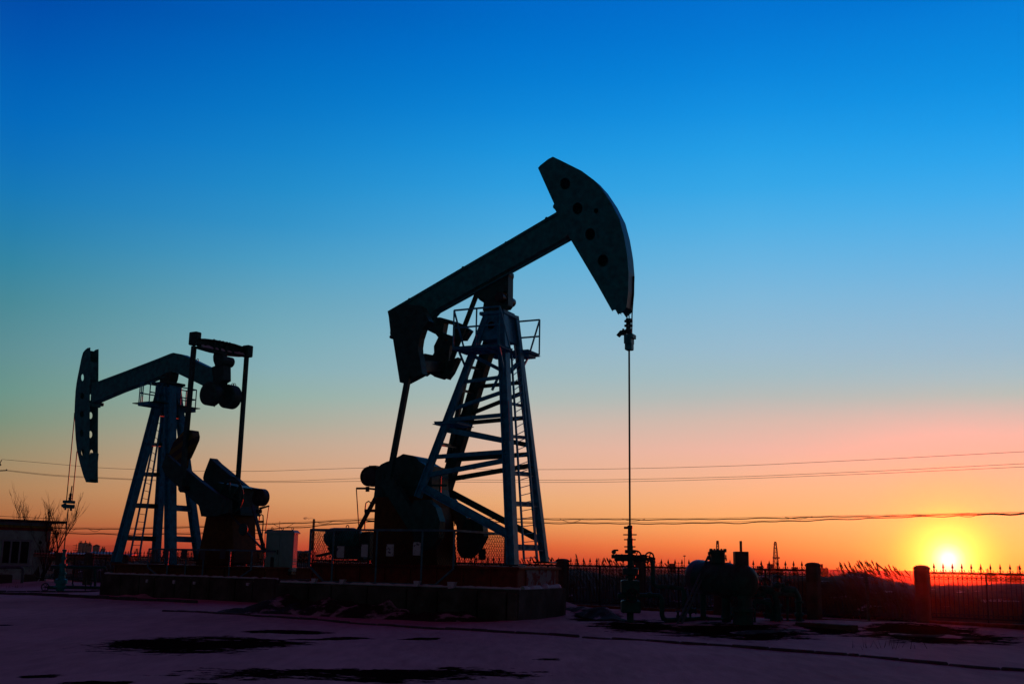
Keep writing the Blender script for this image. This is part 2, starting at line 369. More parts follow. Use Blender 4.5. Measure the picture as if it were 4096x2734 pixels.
# walking beam: box girder with flanges
beam_poly = [(1552,1243),(1852,1067),(2023,967),(2232,846),(2300,880),(2290,960),(2046,1095),(1873,1192),(1763,1252),(1744,1273),(1640,1330),(1568,1325)]
mb = MB(); plate(mb, RF, beam_poly, .42)
wb = mb.build('walking_beam', green, pj)
mb = MB()
for u, v in ((1636,1194),(1851,1067),(2023,968),(2185,870)):
    p = P(u, v+3, -.1); mb.cyl(p, p+n*.2, .05, 12)
mb.bar(P(1575,1240,-.25), P(2225,858,-.25), .05, .035, UP); mb.bar(P(1770,1240,-.25), P(2270,963,-.25), .05, .035, UP)
mb.build('flange', green, wb)
# horsehead: two side plates with round holes, an arc plate between
head = [(2152,672),(2160,662),(2193,636),(2205,630),(2218,632),(2250,648),(2288,667),(2337,692),(2389,731),(2423,768),(2463,826),(2498,892),(2518,960),(2528,1012),(2533,1041),(2538,1101),(2537,1176),(2530,1242),(2524,1253),(2503,1268),(2498,1266),(2485,1246),(2470,1255),(2462,1252),(2394,1141),(2287,961),(2229,847),(2214,829),(2217,817)]
hp = silhouette(RF, head, .5)
mb = MB(); HO = [oval(2261,735,20,24), oval(2311,834,20,24), oval(2385,844,9,11), oval(2361,937,20,25), oval(2412,1043,21,25)]
hh = mb.prism([p - n*.24 for p in hp], n, .025, [[P(u, v, -.25) for u, v in h] for h in HO]).build('horsehead', green, pj)
MB().prism([p + n*.24 for p in hp], n, .025).build('side_plate', green, hh)
mb = MB()
mb.loft([[hp[i] - n*.235, hp[i] + n*.235, hp[i] + n*.235 - f*.03, hp[i] - n*.235 - f*.03] for i in range(4, 18)])
mb.build('arc_plate', steel, hh)
mb = MB(); mb.loft([[hp[i] - n*.22, hp[i] + n*.22, hp[i] + n*.22 + f*.03, hp[i] - n*.22 + f*.03] for i in (24, 25, 26, 28, 0)]); mb.build('back_plate', green, hh)
p = P(2222,824,-.2); MB().cyl(p, p + n*.4, .09, 14).build('hinge_pin', steel, hh)
# saddle bearing under the beam, with an open window
mb = MB()
sad = [(1862,1128),(1930,1090),(2046,1090),(2056,1108),(2053,1118),(2052,1228),(2043,1240),(1936,1245),(1936,1211),(1925,1203),(1905,1183)]
plate(mb, RF, sad, .34, 0, [[(2012,1165),(2028,1166),(2027,1184),(2018,1197),(2016,1180),(2010,1172)]])
sb = mb.build('saddle_bearing', greend, pj)
p = P(1995,1185,-.45); MB().cyl(p, p + n*.9, .14, 18).build('bearing_shaft', steel, sb)
# head cap of the tower
def ctr(u, v, off): return P(u, v, off)
cap = MB()
c0 = RF.S(P(1990,1262,0))
s0 = RF.S(P(1922,1350,-.5)); s1 = RF.S(P(2011,1350,-.5)); z0, z1 = s1[2]-.02, RF.S(P(2005,1255,-.42))[2]
sa, sbb = RF.S(P(1935,1262,-.42))[0], RF.S(P(2008,1262,-.42))[0]
cap.hexa([RF.X(s0[0],-.5,z0), RF.X(s1[0],-.5,z0), RF.X(s1[0],.5,z0), RF.X(s0[0],.5,z0)], [RF.X(sa,-.42,z1), RF.X(sbb,-.42,z1), RF.X(sbb,.42,z1), RF.X(sa,.42,z1)])
capo = cap.build('tower_cap', blue, pj)
cm = (sa+sbb)/2
MB().box(RF.X(cm,0,z1+.05), (sbb-sa)+.22, 1.02, .1, f, n, UP, bev=.015).build('cap_plate', blue, capo)
MB().box(RF.X(cm,0,z1+.135), (sbb-sa)+.05, .8, .07, f, n, UP, bev=.015).build('bearing_seat', greend, capo)
p = P(1964,1300,-.505); MB().lathe(p - n*.01, n, [(0,.11),(.02,.11),(.021,.09),(-.03,.06)], 16).build('lifting_hole', rubber, capo)
# four tower legs
def leg(top, foot, w, h, name='leg', m=blue):
    mb = MB(); d = (foot-top).normalized(); mb.ibeam(top, foot, w, h, .03, up=n.cross(d)); return mb.build(name, m, pj)
FNt, FNf = P(2009,1262,-.46), P(2051,2262,-1.1)
FFt, FFf = P(2058,1265,.46), P(2179,2250,1.1)
RNt, RNf = P(1946,1270,-.42), P(1671,1988,-1.05)
RFt, RFf = P(1985,1290,.42), P(1772,1990,1.05)
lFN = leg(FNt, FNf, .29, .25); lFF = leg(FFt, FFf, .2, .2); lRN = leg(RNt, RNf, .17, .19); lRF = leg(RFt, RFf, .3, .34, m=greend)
for lg, ft in ((lFN, FNf), (lFF, FFf)):
    MB().box(ft + UP*.015, .55, .5, .05, f, n, UP, bev=.01).build('foot_plate', steel, lg)
mb = MB()
def edge_snow(mb, a, b, off, r=.03, k=40, seed=0):
    pts = [a.lerp(b, i/k) + off for i in range(k+1)]
    mb.tube(pts, [max(.003, r*(.9+.9*noise.noise(V((i*.31, seed, 0))))) for i in range(k+1)], 6)
edge_snow(mb, FNt.lerp(FNf,.36), FNt.lerp(FNf,.52), f*.12 - n*.1, .035, 30, 3); mb.build('snow_strip', snowc, lFN, True)
mb = MB(); edge_snow(mb, FFt.lerp(FFf,.12), FFt.lerp(FFf,.66), -f*.06 - n*.1, .022, 60, 7); mb.build('snow_strip', snowc, lFF, True)
# bracing: each strut runs between two legs
def on(lt, lf, v):                                  # the point of a leg seen at image row v
    a, b = 0.0, 1.0
    for _ in range(40):
        c = (a+b)/2
        if proj(lt.lerp(lf, c))[1] < v: a = c
        else: b = c
    return lt.lerp(lf, a)
RN, FNn, RFr, FFr = (RNt, RNf), (FNt, FNf), (RFt, RFf), (FFt, FFf)
def strut(A, va, B, vb, w, m=blue, name='brace', ext=.05):
    a, b = on(*A, va), on(*B, vb); mb = MB(); mb.angle(a, b, w, .02, UP); return mb.build(name, m, pj)
for va, vb, w in ((1527,1504,.11),(1636,1561,.12),(1678,1656,.12),(1716,1764,.15),(1826,1804,.13),(1899,1836,.15),(1946,2143,.21)):
    strut(RN, va, FNn, vb, w)
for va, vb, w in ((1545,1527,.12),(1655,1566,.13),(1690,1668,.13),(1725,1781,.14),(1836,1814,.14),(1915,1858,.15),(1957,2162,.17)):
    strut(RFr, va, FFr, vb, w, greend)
for va, vb, w in ((1505,1445,.10),(1608,1624,.09),(1742,1750,.1),(1889,1897,.13),(2012,2017,.14),(2187,2190,.17)):
    strut(FNn, va, FFr, vb, w)
for va, vb, w in ((1465,1475,.09),(1773,1786,.11),(1560,1568,.08)):
    strut(RN, va, RFr, vb, w, greend)
# ladder on the front face
la = [P(2046,1420,-.3), P(2066,1900,-.3), P(2096,2236,-.3)]; lb = [P(2077,1390,.45), P(2112,1860,.45), P(2148,2234,.45)]
mb = MB()
ld = None
mb.bar(la[0], la[2], .05, .05, f); ld = mb.build('ladder', blue, pj)
MB().bar(lb[0], lb[2], .06, .06, f).build('rail', blue, ld)
for k in range(27):
    t = .03 + k/27; MB().tube([la[0].lerp(la[2], t), lb[0].lerp(lb[2], t)], .012, 6).build('rung', blue, ld)
mb = MB(); edge_snow(mb, lb[0].lerp(lb[2],.78), lb[2], -n*.05+f*.03, .035, 24, 5); mb.build('snow_strip', snowc, ld, True)
# working platforms on both sides of the tower head
def grating(mb, p00, du, dv, nu, nv, r=.008):
    for i in range(nu+1): mb.tube([p00 + du*(i/nu), p00 + du*(i/nu) + dv], r, 4)
    for j in range(nv+1): mb.tube([p00 + dv*(j/nv), p00 + du + dv*(j/nv)], r, 4)
def platform(rear, front, oN, oF, rail_off, post_uv, diag):
    a0 = RF.S(P(*rear, rail_off)); a1 = RF.S(P(*front, rail_off)); z = (a0[2]+a1[2])/2; sA, sB = a0[0], a1[0]
    mb = MB()
    q = [RF.X(sA,oN,z), RF.X(sB,oN,z), RF.X(sB,oF,z), RF.X(sA,oF,z)]
    for i in range(4): mb.angle(q[i], q[(i+1) % 4], .09, .012)
    for t in (.33,.66): mb.bar(q[0].lerp(q[1], t), q[3].lerp(q[2], t), .05, .06)
    pf = mb.build('platform', blue, pj)
    mb = MB(); grating(mb, q[0]+UP*.03, q[1]-q[0], q[3]-q[0], 26, 14); mb.build('grating', blue, pf)
    H = 1.1; qo = (q[0], q[1]) if rail_off == oN else (q[3], q[2])
    mb = MB()
    for zz in (H, H*.53): mb.bar(qo[0]+UP*zz, qo[1]+UP*zz, .045, .045)
    for t in (0, .5, 1): mb.bar(qo[0].lerp(qo[1], t), qo[0].lerp(qo[1], t)+UP*H, .045, .045)
    inn = (q[3], q[2]) if rail_off == oN else (q[0], q[1])
    for i in ((0, 1) if diag == 2 else (diag,)): mb.bar(qo[i]+UP*H, qo[i].lerp(inn[i], .8)+UP*.02, .04, .04)
    mb.build('railing', blue, pf)
    return pf, q
pf1, q1 = platform((1812,1395), (1996,1374), -1.45, -.55, -1.45, None, 2)
pf2, q2 = platform((1990,1440), (2157,1411), .7, 1.5, 1.5, None, 1)
mb = MB(); mb.bar(P(1837,1408,-1.3), on(*RN,1478), .05, .05); mb.bar(q1[1], on(*FNn,1500), .05, .05); mb.build('bracket', blue, pf1)
mb = MB(); mb.bar(P(2112,1430,1.3), on(*FFr,1482), .05, .05); mb.bar(q2[0].lerp(q2[3],.6), on(*RFr,1500), .05, .05); mb.box(P(2105,1424,1.1), .4, .5, .1, f, n); mb.build('bracket', blue, pf2)
mb = MB(); mb.bar(on(*RN,1690), on(*RFr,1712), .05, .05)
a = RF.S(P(1735,1690,-.9)); z = a[2]; q = [RF.X(a[0],-.9,z), RF.X(a[0]+.75,-.9,z), RF.X(a[0]+.75,.1,z), RF.X(a[0],.1,z)]
for i in range(4): mb.angle(q[i], q[(i+1) % 4], .09, .012)
st = mb.build('step_platform', blue, pj); mb = MB(); grating(mb, q[0]+UP*.03, q[1]-q[0], q[3]-q[0], 12, 14); mb.build('grating', blue, st)
# diagonal stay from the beam to the tail yoke
MB().bar(P(1925,1130,.55), P(1806,1440,.55), .05, .15, n.cross(UP)).build('tail_stay', greend, pj)
mb = MB(); mb.bar(P(2035,1420,0), P(1968,1560,0), .06, .06); mb.bar(on(*RN,1420), P(2005,1480,-.3), .08, .1); mb.build('knee_brace', blue, pj)
# tail yoke (equalizer): near cheek plate, far cheek with windows, cross beam between
tailn = [(1550,1244),(1562,1300),(1560,1332),(1563,1347),(1572,1356),(1602,1529),(1620,1533),(1640,1534),(1710,1500),(1700,1440),(1694,1410),(1693,1392),(1698,1360),(1711,1320),(1735,1290),(1700,1230),(1620,1215)]
mb = MB(); plate(mb, RF, tailn, .3, -.75); eq = mb.build('equalizer', greend, pj)
tailf = [(1700,1272),(1744,1272),(1770,1272),(1813,1284),(1846,1294),(1887,1321),(1862,1360),(1825,1361),(1817,1374),(1809,1385),(1805,1408),(1803,1446),(1840,1431),(1826,1462),(1812,1492),(1793,1517),(1777,1507),(1744,1496),(1740,1504),(1725,1496),(1717,1490),(1700,1503),(1670,1480),(1690,1424),(1708,1416),(1739,1422),(1745,1413),(1744,1387),(1761,1352),(1752,1340),(1711,1320),(1690,1300)]
mb = MB(); plate(mb, RF, tailf, .28, 1.05, [[(1777,1289),(1782,1289),(1812,1297),(1813,1340),(1809,1342),(1772,1331),(1770,1327)],[(1779,1354),(1793,1357),(1791,1363),(1779,1360)]], sil=False)
mb.build('far_cheek', greend, eq)
MB().bar(P(1645,1462,-.8), P(1752,1468,.98), .5, .3).build('cross_beam', greend, eq)
MB().cyl(P(1741,1495,.6), P(1741,1495,.6)+n*.6, .09).build('bearing_housing', greend, eq)
p = P(1563,1346,-.95); MB().cyl(p, p+n*.4, .055, 12).build('pin', steel, eq)
def pitman(a, b, w, m=greend): return MB().bar(a, b, w, w, f).build('pitman_arm', m, pj)
pitman(P(1634,1500,-.95), P(1549,1958,-.95), .145); pitman(P(1864,1500,1.1), P(1790,1850,1.1), .13)
# gear reducer, cranks, weights, pedestal
gp = [(1503,1880),(1527,1857),(1556,1848),(1581,1838),(1619,1821),(1641,1819),(1690,1828),(1719,1838),(1735,1853),(1750,1867),(1788,1872),(1794,1960),(1800,1992),(1500,1992),(1498,1963)]
mb = MB(); plate(mb, RF, gp, 1.0, 0); gb = mb.build('gearbox', greend, pj)
mb = MB()
for u in (1530,1600,1690,1760): mb.bar(P(u,1990,-.52), P(u,1990,-.52)+UP*.7, .05, .06)
mb.bar(P(1505,1940,-.53), P(1790,1940,-.53), .08, .06); mb.build('casing_flange', greend, gb)
wc = P(1484,1905,-.1); mb = MB(); mb.lathe(wc-n*.12, n, [(0,.20),(0,.30),(.24,.30),(.24,.20)], 28)
bw = mb.build('brake_drum', steel, gb)
mb = MB(); mb.ring(wc-n*.14, n, .27, .03, 28, 6); mb.ring(wc+n*.14, n, .27, .03, 28, 6); mb.box(P(1500,1866,-.1), .25, .3, .06, f, n); mb.build('brake_band', steel, bw)
mb = MB(); mb.tube([P(1500,1955,-.4), P(1470,1952,-.4), P(1426,1952,-.4)], .035, 6); mb.tube([P(1426,1952,-.4), P(1426,1962,-.4), P(1436,2120,-.4), P(1440,2200,-.4)], .017, 6); mb.cyl(P(1470,1945,-.4), P(1470,1965,-.4), .06, 8); mb.build('brake_linkage', steel, gb)
ped = [(1502,1988),(1799,1988),(1806,2032),(1815,2100),(1828,2262),(1488,2262),(1500,2014)]
mb = MB(); plate(mb, RF, ped, 1.15, 0); pd = mb.build('gearbox_pedestal', orange, pj)
mb = MB(); 
for k in range(34):
    p = P(1801+k*.48, 1992+k*3.3, .585); mb.bar(p - n*.02, p + n*.0 + f*.035, .03, .02)
mb.build('toothed_strip', orange, pd)
crn = [(1520,1935),(1560,1905),(1600,1915),(1650,1990),(1720,2010),(1775,2060),(1790,2130),(1770,2200),(1720,2235),(1660,2235),(1620,2200),(1570,2050),(1525,1975)]
mb = MB(); plate(mb, RF, [(1520,1935),(1545,1908),(1585,1912),(1690,2085),(1650,2130),(1560,2000)], .22, -1.0); ck = mb.build('crank', greend, pj)
mb = MB(); plate(mb, RF, [(1628,2040),(1660,2000),(1720,1998),(1765,2030),(1782,2085),(1775,2150),(1740,2195),(1690,2200),(1660,2170)], .32, -1.1); mb.build('counterweight', greend, ck)
mb = MB(); plate(mb, RF, [(1740,1960),(1775,1930),(1800,1960),(1880,2070),(1850,2130),(1800,2060)], .22, 1.0); ck = mb.build('crank', greend, pj)
mb = MB(); plate(mb, RF, [(1836,2102),(1843,2091),(1892,2073),(1932,2069),(1941,2104),(1945,2145),(1932,2171),(1921,2191),(1899,2216),(1879,2232),(1854,2229),(1838,2200)], .32, 1.1, sil=False); mb.build('counterweight', greend, ck)
mb = MB(); mb.bar(P(1505,1985,-.3), P(1432,2122,-.3), .08, .12, n); mb.build('belt_guard', steel, pj)
mb = MB()
mb.tube([P(1459,2118,.2), P(1461,2030,.2), P(1464,2010,.2), P(1474,2003,.2), P(1482,2008,.2), P(1484,2030,.2)], .02, 6); mb.bar(P(1459,2041,.2), P(1503,2041,.2), .05, .09); mb.bar(P(1459,2080,.2), P(1500,2083,.2), .03, .04); mb.build('service_ladder', steel, pj)
# motor and skid
mc = P(1375,2150,.1); mb = MB(); ax = f
mb.lathe(mc - f*.62, f, [(0,.02),(.01,.2),(.1,.27),(.16,.3),(1.0,.3),(1.02,.27),(1.14,.27),(1.2,.15),(1.22,.02)], 24)
mo = mb.build('motor', green, pj, True)
mb = MB()
for k in range(10):
    t = -.35 + k*.075; mb.ring(mc + f*t, f, .3, .012, 24, 4)
mb.build('cooling_fin', green, mo)
MB().ring(P(1390,2106,.1), n, .05, .015, 16, 6).build('lifting_eye', steel, mo)
mb = MB(); plate(mb, RF, [(1308,2187),(1350,2184),(1440,2182),(1480,2200),(1490,2235),(1340,2235)], .5, .1); mb.bar(P(1270,2222,.1), P(1322,2210,.1), .2, .06); mb.build('motor_mount', greend, mo)
mb = MB(); plate(mb, RF, [(1445,2130),(1470,2125),(1500,2125),(1500,2240),(1430,2240),(1430,2170)], .3, .3); mb.build('belt_cover', greend, mo)
# steel skid under everything; the end facing the well carries worn red lettering
zt = RF.S(FNf)[2] - .02
sk0, sk1 = RF.S(P(1262,2262,-1.15))[0], RF.S(P(2073,2275,-1.35))[0]
zb = .78
mb = MB(); mb.hexa([RF.X(sk0,-1.35,zb), RF.X(sk1,-1.35,zb), RF.X(sk1,1.35,zb), RF.X(sk0,1.35,zb)], [RF.X(sk0,-1.35,zt-.06), RF.X(sk1,-1.35,zt-.06), RF.X(sk1,1.35,zt-.06), RF.X(sk0,1.35,zt-.06)])
sk = mb.build('skid', redp, pj)
mb = MB()
mb.box(RF.X((sk0+sk1)/2,0,zt-.03), sk1-sk0+.12, 2.85, .06, f, n); mb.build('deck_plate', redp, sk)
for k in range(9):
    a = sk0 + (sk1-sk0)*k/8; MB().box(RF.X(a-.03*(k==8)+.03*(k==0),-1.37,(zb+zt)/2-.04), .05, .05, zt-zb-.1, f, n).build('stiffener', redp, sk)
snowedge = MB(); edge_snow(snowedge, RF.X(sk0+2.5,-1.42,zb+.02), RF.X(sk1,-1.42,zb+.02), V((0,0,0)), .06, 60, 2); snowedge.build('snow_strip', snowc, sk, True)
endm = mat('worn_red_lettering_plate', (.4,.38,.36), .8, var=.15, col2=(.3,.05,.04), thr=(.5,.56), scale2=2.6, stretch=(1,1,1))
mb = MB(); mb.box(RF.X(sk1+.012,.1,(zb+zt)/2-.02), .024, 1.95, zt-zb-.12, f, n); mb.build('end_plate', endm, sk)
mb = MB(); edge_snow(mb, RF.X(sk1+.06,-1.2,zb+.02), RF.X(sk1+.06,1.3,zb+.05), V((0,0,0)), .10, 30, 4); mb.build('snow_strip', snowc, sk, True)
# rods and bridle at the well
cb = P(2517,1345,0)
hb = P(2531,1240,.13)
mb = MB(); 
for off, u0 in ((-.13,2508),(-.04,2516)):
    q0, q1_ = P(u0,1255,off), P(u0+1,1300,off); mb.tube([q0, q1_], .016, 6)
mb.tube([P(2536,1105,.16), P(2534,1176,.16), P(2529,1240,.16), P(2528,1262,.16), P(2527,1345,.16)], .02, 6)
br = mb.build('bridle_cable', cable, pj)
mb = MB(); c = RF.S(P(2516,1360,0))
mb.box(P(2516,1358,0), .21, .3, .27, f, n, UP, bev=.02); mb.box(P(2517,1385,0), .2, .22, .22, f, n, UP, bev=.02); mb.box(P(2533,1345,0), .07, .3, .12, f, n, UP, bev=.01)
car = mb.build('carrier_bar', green, br)
mb = MB(); mb.lathe(P(2514,1333,-.02), UP, [(0,.09),(.12,.09),(.12,.07),(.2,.07),(.2,.12),(.24,.12),(.24,.07),(.33,.07),(.33,.12),(.37,.12),(.37,.08),(.42,.08)], 16); mb.build('rod_clamp', greend, car)
mb = MB(); plate(mb, RF, [(2465,1339),(2480,1321),(2506,1320),(2506,1341),(2486,1341),(2478,1349)], .14, -.05); mb.cyl(P(2493,1322,-.05), P(2493,1314,-.05), .03, 8); mb.build('load_sensor', greend, car)
MB().tube([P(2516.5,1400,0), P(2519.5,2106,0)], .026, 8).build('polished_rod', steel, pj)
# ------------------------------------------------------------------ left pumpjack
AL = radians(32)
LF = Frame(G(255, 2362), (-cos(AL), sin(AL), 0), (sin(AL), cos(AL), 0))
base = LF.X(-5.3, 0, 0)
pl = thing('oil_pumpjack', 'pumpjack with a bent walking beam and two round hanging tail weights, near the pale cabinet', 'pumpjack', base)
P = LF.P; n, f = LF.n, LF.f
mb = MB(); plate(mb, LF, [(365,1537),(393,1526),(436,1510),(500,1486),(634,1434),(687,1414),(703,1412),(740,1419),(844,1469),(870,1475),(880,1540),(830,1548),(817,1542),(712,1490),(690,1492),(642,1517),(580,1539),(500,1568),(402,1608),(365,1612)], .34)
wb = mb.build('walking_beam', green, pl)
mb = MB()
for u, v in ((470,1497),(545,1470),(625,1438)): p = P(u, v+3, -.1); mb.cyl(p, p+n*.2, .05, 10)
mb.bar(P(393,1532,-.2), P(690,1420,-.2), .05, .03); mb.bar(P(402,1602,-.2), P(660,1506,-.2), .05, .03); mb.build('flange', green, wb)
MB().ring(P(790,1440,0), n, .06, .014, 14, 5).build('lifting_eye', steel, wb)
# horsehead seen from behind: two side plates, arc plate, open back
head = [(360,1389),(350,1391),(341,1398),(332,1409),(325,1434),(317,1475),(312,1499),(306,1532),(302,1564),(299.5,1604),(298,1644),(299,1680),(300.4,1713),(303,1757),(308,1801),(319,1850),(333,1900),(344,1927),(357,1926),(356,1900),(357,1700),(359,1500)]
TH = .44
h0 = [P(u, v, -TH/2) + n*TH/2 for u, v in head]
HO = [oval(330,1509,6,14), oval(329,1583,8,13), oval(328,1656,8,14), oval(327,1732,8,14), oval(331,1807,7,14)]
hh = MB().prism([p - n*.21 for p in h0], n, .025, [[P(u, v, -.22) for u, v in h] for h in HO]).build('horsehead', green, pl)
MB().prism([p + n*.21 for p in h0], n, .025, [[P(u, v, -.22) + n*.43 for u, v in h] for h in HO[1:]]).build('side_plate', green, hh)
for idx, lo_ in (((2,3,4,5),-.2),((5,6,7),.17),((7,8,9),.02),((9,10,11,12),-.2),((12,13),-.08),((13,14,15),.0),((15,16,17),-.2)):
    MB().loft([[h0[i] + n*lo_, h0[i] + n*.2, h0[i] + n*.2 - f*.03, h0[i] + n*lo_ - f*.03] for i in idx]).build('arc_plate', green, hh)
MB().box(P(357,1480,-.2)+n*.2, .03, .40, .75, f, n, UP).build('back_plate', green, hh)
MB().box(P(357,1862,-.2)+n*.2, .03, .40, 1.1, f, n, UP).build('back_plate', green, hh)
MB().box(P(357,1618,-.2)+n*.22, .25, .52, .14, f, n, UP).build('back_plate', green, hh)
p = P(392,1615,.2); MB().box(p, .16, .5, .14, f, n, UP, bev=.02).build('hinge_bracket', steel, hh)
# saddle and tower
mb = MB(); plate(mb, LF, [(642,1500),(712,1488),(712,1518),(706,1532),(640,1532)], .4); sb = mb.build('saddle_bearing', greend, pl)
mb = MB(); mb.box(P(674,1537,0), .95, .95, .1, f, n, UP, bev=.02); mb.build('bearing_seat', greend, sb)
LFN = (P(650,1540,-.42), P(463,2250,-1.05)); LFF = (P(667,1545,.42), P(622,2250,1.05)); LRN = (P(681,1545,-.42), P(682,2266,-.75)); LRF = (P(704,1545,.42), P(796,2240,.75))
def legl(pr, w, h, m=blue):
    d = (pr[1]-pr[0]).normalized(); o = MB().ibeam(pr[0], pr[1], w, h, .03, up=n.cross(d)).build('leg', m, pl)
    MB().box(pr[1]+UP*.02, .5, .5, .05, f, n, UP, bev=.01).build('foot_plate', steel, o); return o
lg = [legl(LFN, .3, .27), legl(LFF, .26, .27), legl(LRN, .32, .34), legl(LRF, .27, .27)]
mb = MB(); zc = P(670,1560,0).z; 
q = [on(*x, 1600) for x in (LFN, LFF, LRF, LRN)]; t_ = [on(*x, 1546) for x in (LFN, LFF, LRF, LRN)]
mb.hexa([q[0],q[1],q[2],q[3]], [t_[0],t_[1],t_[2],t_[3]]); mb.build('tower_cap', blue, pl)
def strutl(A, va, B, vb, w, m=greend): return MB().angle(on(*A, va), on(*B, vb), w, .02).build('brace', m, pl)
for va, vb, w in ((1655,1660,.14),(1776,1778,.15),(1894,1898,.17),(2019,2024,.19),(2149,2154,.19)): strutl(LFN, va, LFF, vb, w)
for va, vb, w in ((1575,1580,.12),(1666,1668,.14),(2028,2034,.23),(2153,2157,.22)): strutl(LRN, va, LRF, vb, w, blue if w > .2 else greend)
for va, vb, w in ((2022,2026,.1),): pass
la = [P(640,1640,-.1), P(519,2226,-.55)]; lb = [P(649,1655,.15), P(557,2226,-.2)]
ld = MB().bar(la[0], la[1], .05, .06, f).build('ladder', blue, pl); MB().bar(lb[0], lb[1], .05, .06, f).build('rail', blue, ld)
for k in range(19): MB().tube([la[0].lerp(la[1], (k+.5)/19), lb[0].lerp(lb[1], (k+.5)/19)], .012, 6).build('rung', blue, ld)
# platform ringed by a railing
z = P(642,1606,0).z
a0 = LF.S(P(555,1615,-1.15)); 
mb = MB(); zf = a0[2]; sF = a0[0]; sR = LF.S(P(781,1630,1.2))[0]
q = [LF.X(sF,-1.15,zf), LF.X(sR,-1.15,zf), LF.X(sR,1.2,zf), LF.X(sF,1.2,zf)]
for i in range(4): mb.bar(q[i], q[(i+1) % 4], .08, .14)
for t in (.25,.5,.75): mb.bar(q[0].lerp(q[1], t), q[3].lerp(q[2], t), .06, .08)
pf = mb.build('platform', blue, pl)
mb = MB(); i0, i1 = .3, .72
mb.box((q[0]+q[3])/2 + (q[1]-q[0])*.14 + UP*.06, 1.0, 2.3, .03, f, n, UP); mb.box((q[1]+q[2])/2 - (q[1]-q[0])*.12 + UP*.06, .8, 2.3, .03, f, n, UP); mb.build('deck_plate', greend, pf)
mb = MB(); Hh = .85
ends = [(q[0], q[3]), (q[1], q[2])]
for a, b in ends:
    for zz in (Hh, Hh*.52): mb.tube([a+UP*zz, b+UP*zz], .025, 6)
    for t in (0,.33,.66,1): mb.tube([a.lerp(b,t), a.lerp(b,t)+UP*Hh], .022, 6)
for a, b, tt in ((q[0], q[1], .32), (q[3], q[2], 1)):
    e = a.lerp(b, tt)
    for zz in (Hh, Hh*.52): mb.tube([a+UP*zz, e+UP*zz], .025, 6)
    mb.tube([e, e+UP*Hh], .022, 6); mb.tube([a.lerp(e,.5), a.lerp(e,.5)+UP*Hh], .022, 6)
mb.build('railing', blue, pf)
# equalizer bar across the tail, pitmans, tail bearing, tail weights
EN, EFp = -1.3, 1.3
mb = MB(); e0 = P(790,1372,EN); e1 = P(980,1410,EFp); dx = (e1-e0).normalized(); up2 = dx.cross(f).normalized()
if up2.z < 0: up2 = -up2
ed = f
prof = [(e0, .30), (e0.lerp(e1,.08), .36), (e0.lerp(e1,.3), .44), (e0.lerp(e1,.7), .44), (e0.lerp(e1,.93), .34), (e1, .28)]
mb.loft([[p - ed*.03 - up2*h/2, p + ed*.03 - up2*h/2, p + ed*.03 + up2*h/2, p - ed*.03 + up2*h/2] for p, h in prof])
for sg in (1, -1): mb.loft([[p + up2*sg*h/2 - ed*.16 - up2*.02, p + up2*sg*h/2 + ed*.16 - up2*.02, p + up2*sg*h/2 + ed*.16 + up2*.02, p + up2*sg*h/2 - ed*.16 + up2*.02] for p, h in prof])
for t in (.3,.42,.55,.7): mb.box(e0.lerp(e1, t), .3, .03, .4, ed, dx, up2)
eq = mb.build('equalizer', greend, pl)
for a, b in ((.06,.28),(.34,.39),(.45,.52),(.6,.67),(.73,.95)):
    mb = MB()
    ps = []
    for k in range(9):
        p = e0.lerp(e1, a+(b-a)*k/8) - ed*.09 - up2*.13; hgt = .05+.07*abs(noise.noise(V((p.x*3, p.y*3, 1))))
        ps.append([p - ed*.06, p + ed*.05, p + ed*.05 + up2*hgt*1.6, p - ed*.01 + up2*hgt])
    mb.loft(ps); mb.build('snow_strip', snowc, eq)
mb = MB(); mb.box(P(780,1354,EN), .4, .3, .5, f, n, UP, bev=.03); mb.build('end_block', greend, eq)
mb = MB(); mb.box(P(990,1405,EFp), .36, .3, .47, f, n, UP, bev=.03); mb.build('end_block', greend, eq)
mb = MB()
for t in (.33,.45,.52,.6,.66): mb.cyl(e0.lerp(e1,t)+up2*.22, e0.lerp(e1,t)+up2*.29, .035, 8)
mb.build('bolt', steel, eq)
mb = MB(); plate(mb, LF, [(856,1412),(852,1425),(853,1442),(860,1462),(846,1468),(850,1490),(860,1545),(900,1545),(911,1532),(924,1524),(923,1455),(910,1449),(908,1432),(900,1424)], .4); tb = mb.build('tail_bearing', greend, pl)
mb = MB(); mb.box(P(884,1415,0), .34, .4, .2, f, n, UP, bev=.03); mb.cyl(P(880,1440,-.3), P(880,1440,-.3)+n*.6, .2, 18); mb.build('bearing_housing', greend, tb)
def weight(poly, off, t):
    mb = MB(); plate(mb, LF, poly, t, off); return mb.build('tail_weight', greend, pl)
def disc(u, v, ru, rv, flat): return [(u+ru*cos(2*pi*k/48), v+rv*sin(2*pi*k/48)) for k in range(48)]
c_ = P(844,1575,-.35); w1 = MB().lathe(c_ - n*.19, n, [(0,.40),(.03,.455),(.35,.455),(.38,.40)], 40).build('tail_weight', greend, pl); MB().ring(P(857,1620,-.35), f, .05, .014, 14, 5).build('lifting_eye', steel, w1)
c_ = P(919,1586,.5); w2 = MB().lathe(c_ - n*.22, n, [(0,.41),(.03,.47),(.41,.47),(.44,.41)], 40).build('tail_weight', greend, pl); mb = MB(); mb.ring(P(931,1540,.5), f, .07, .015, 14, 5); mb.ring(P(938,1540,.5), f, .07, .015, 14, 5); mb.build('lifting_eye', steel, w2)
MB().bar(P(845,1560,-.3), P(915,1575,.5), .18, .18).build('weight_bracket', greend, pl)
MB().bar(P(776,1384,EN), P(727,1952,-1.35), .15, .15, f).build('pitman_arm', greend, pl)
MB().bar(P(986,1430,EFp), P(944,2030,1.3), .14, .14, f).build('pitman_arm', greend, pl)
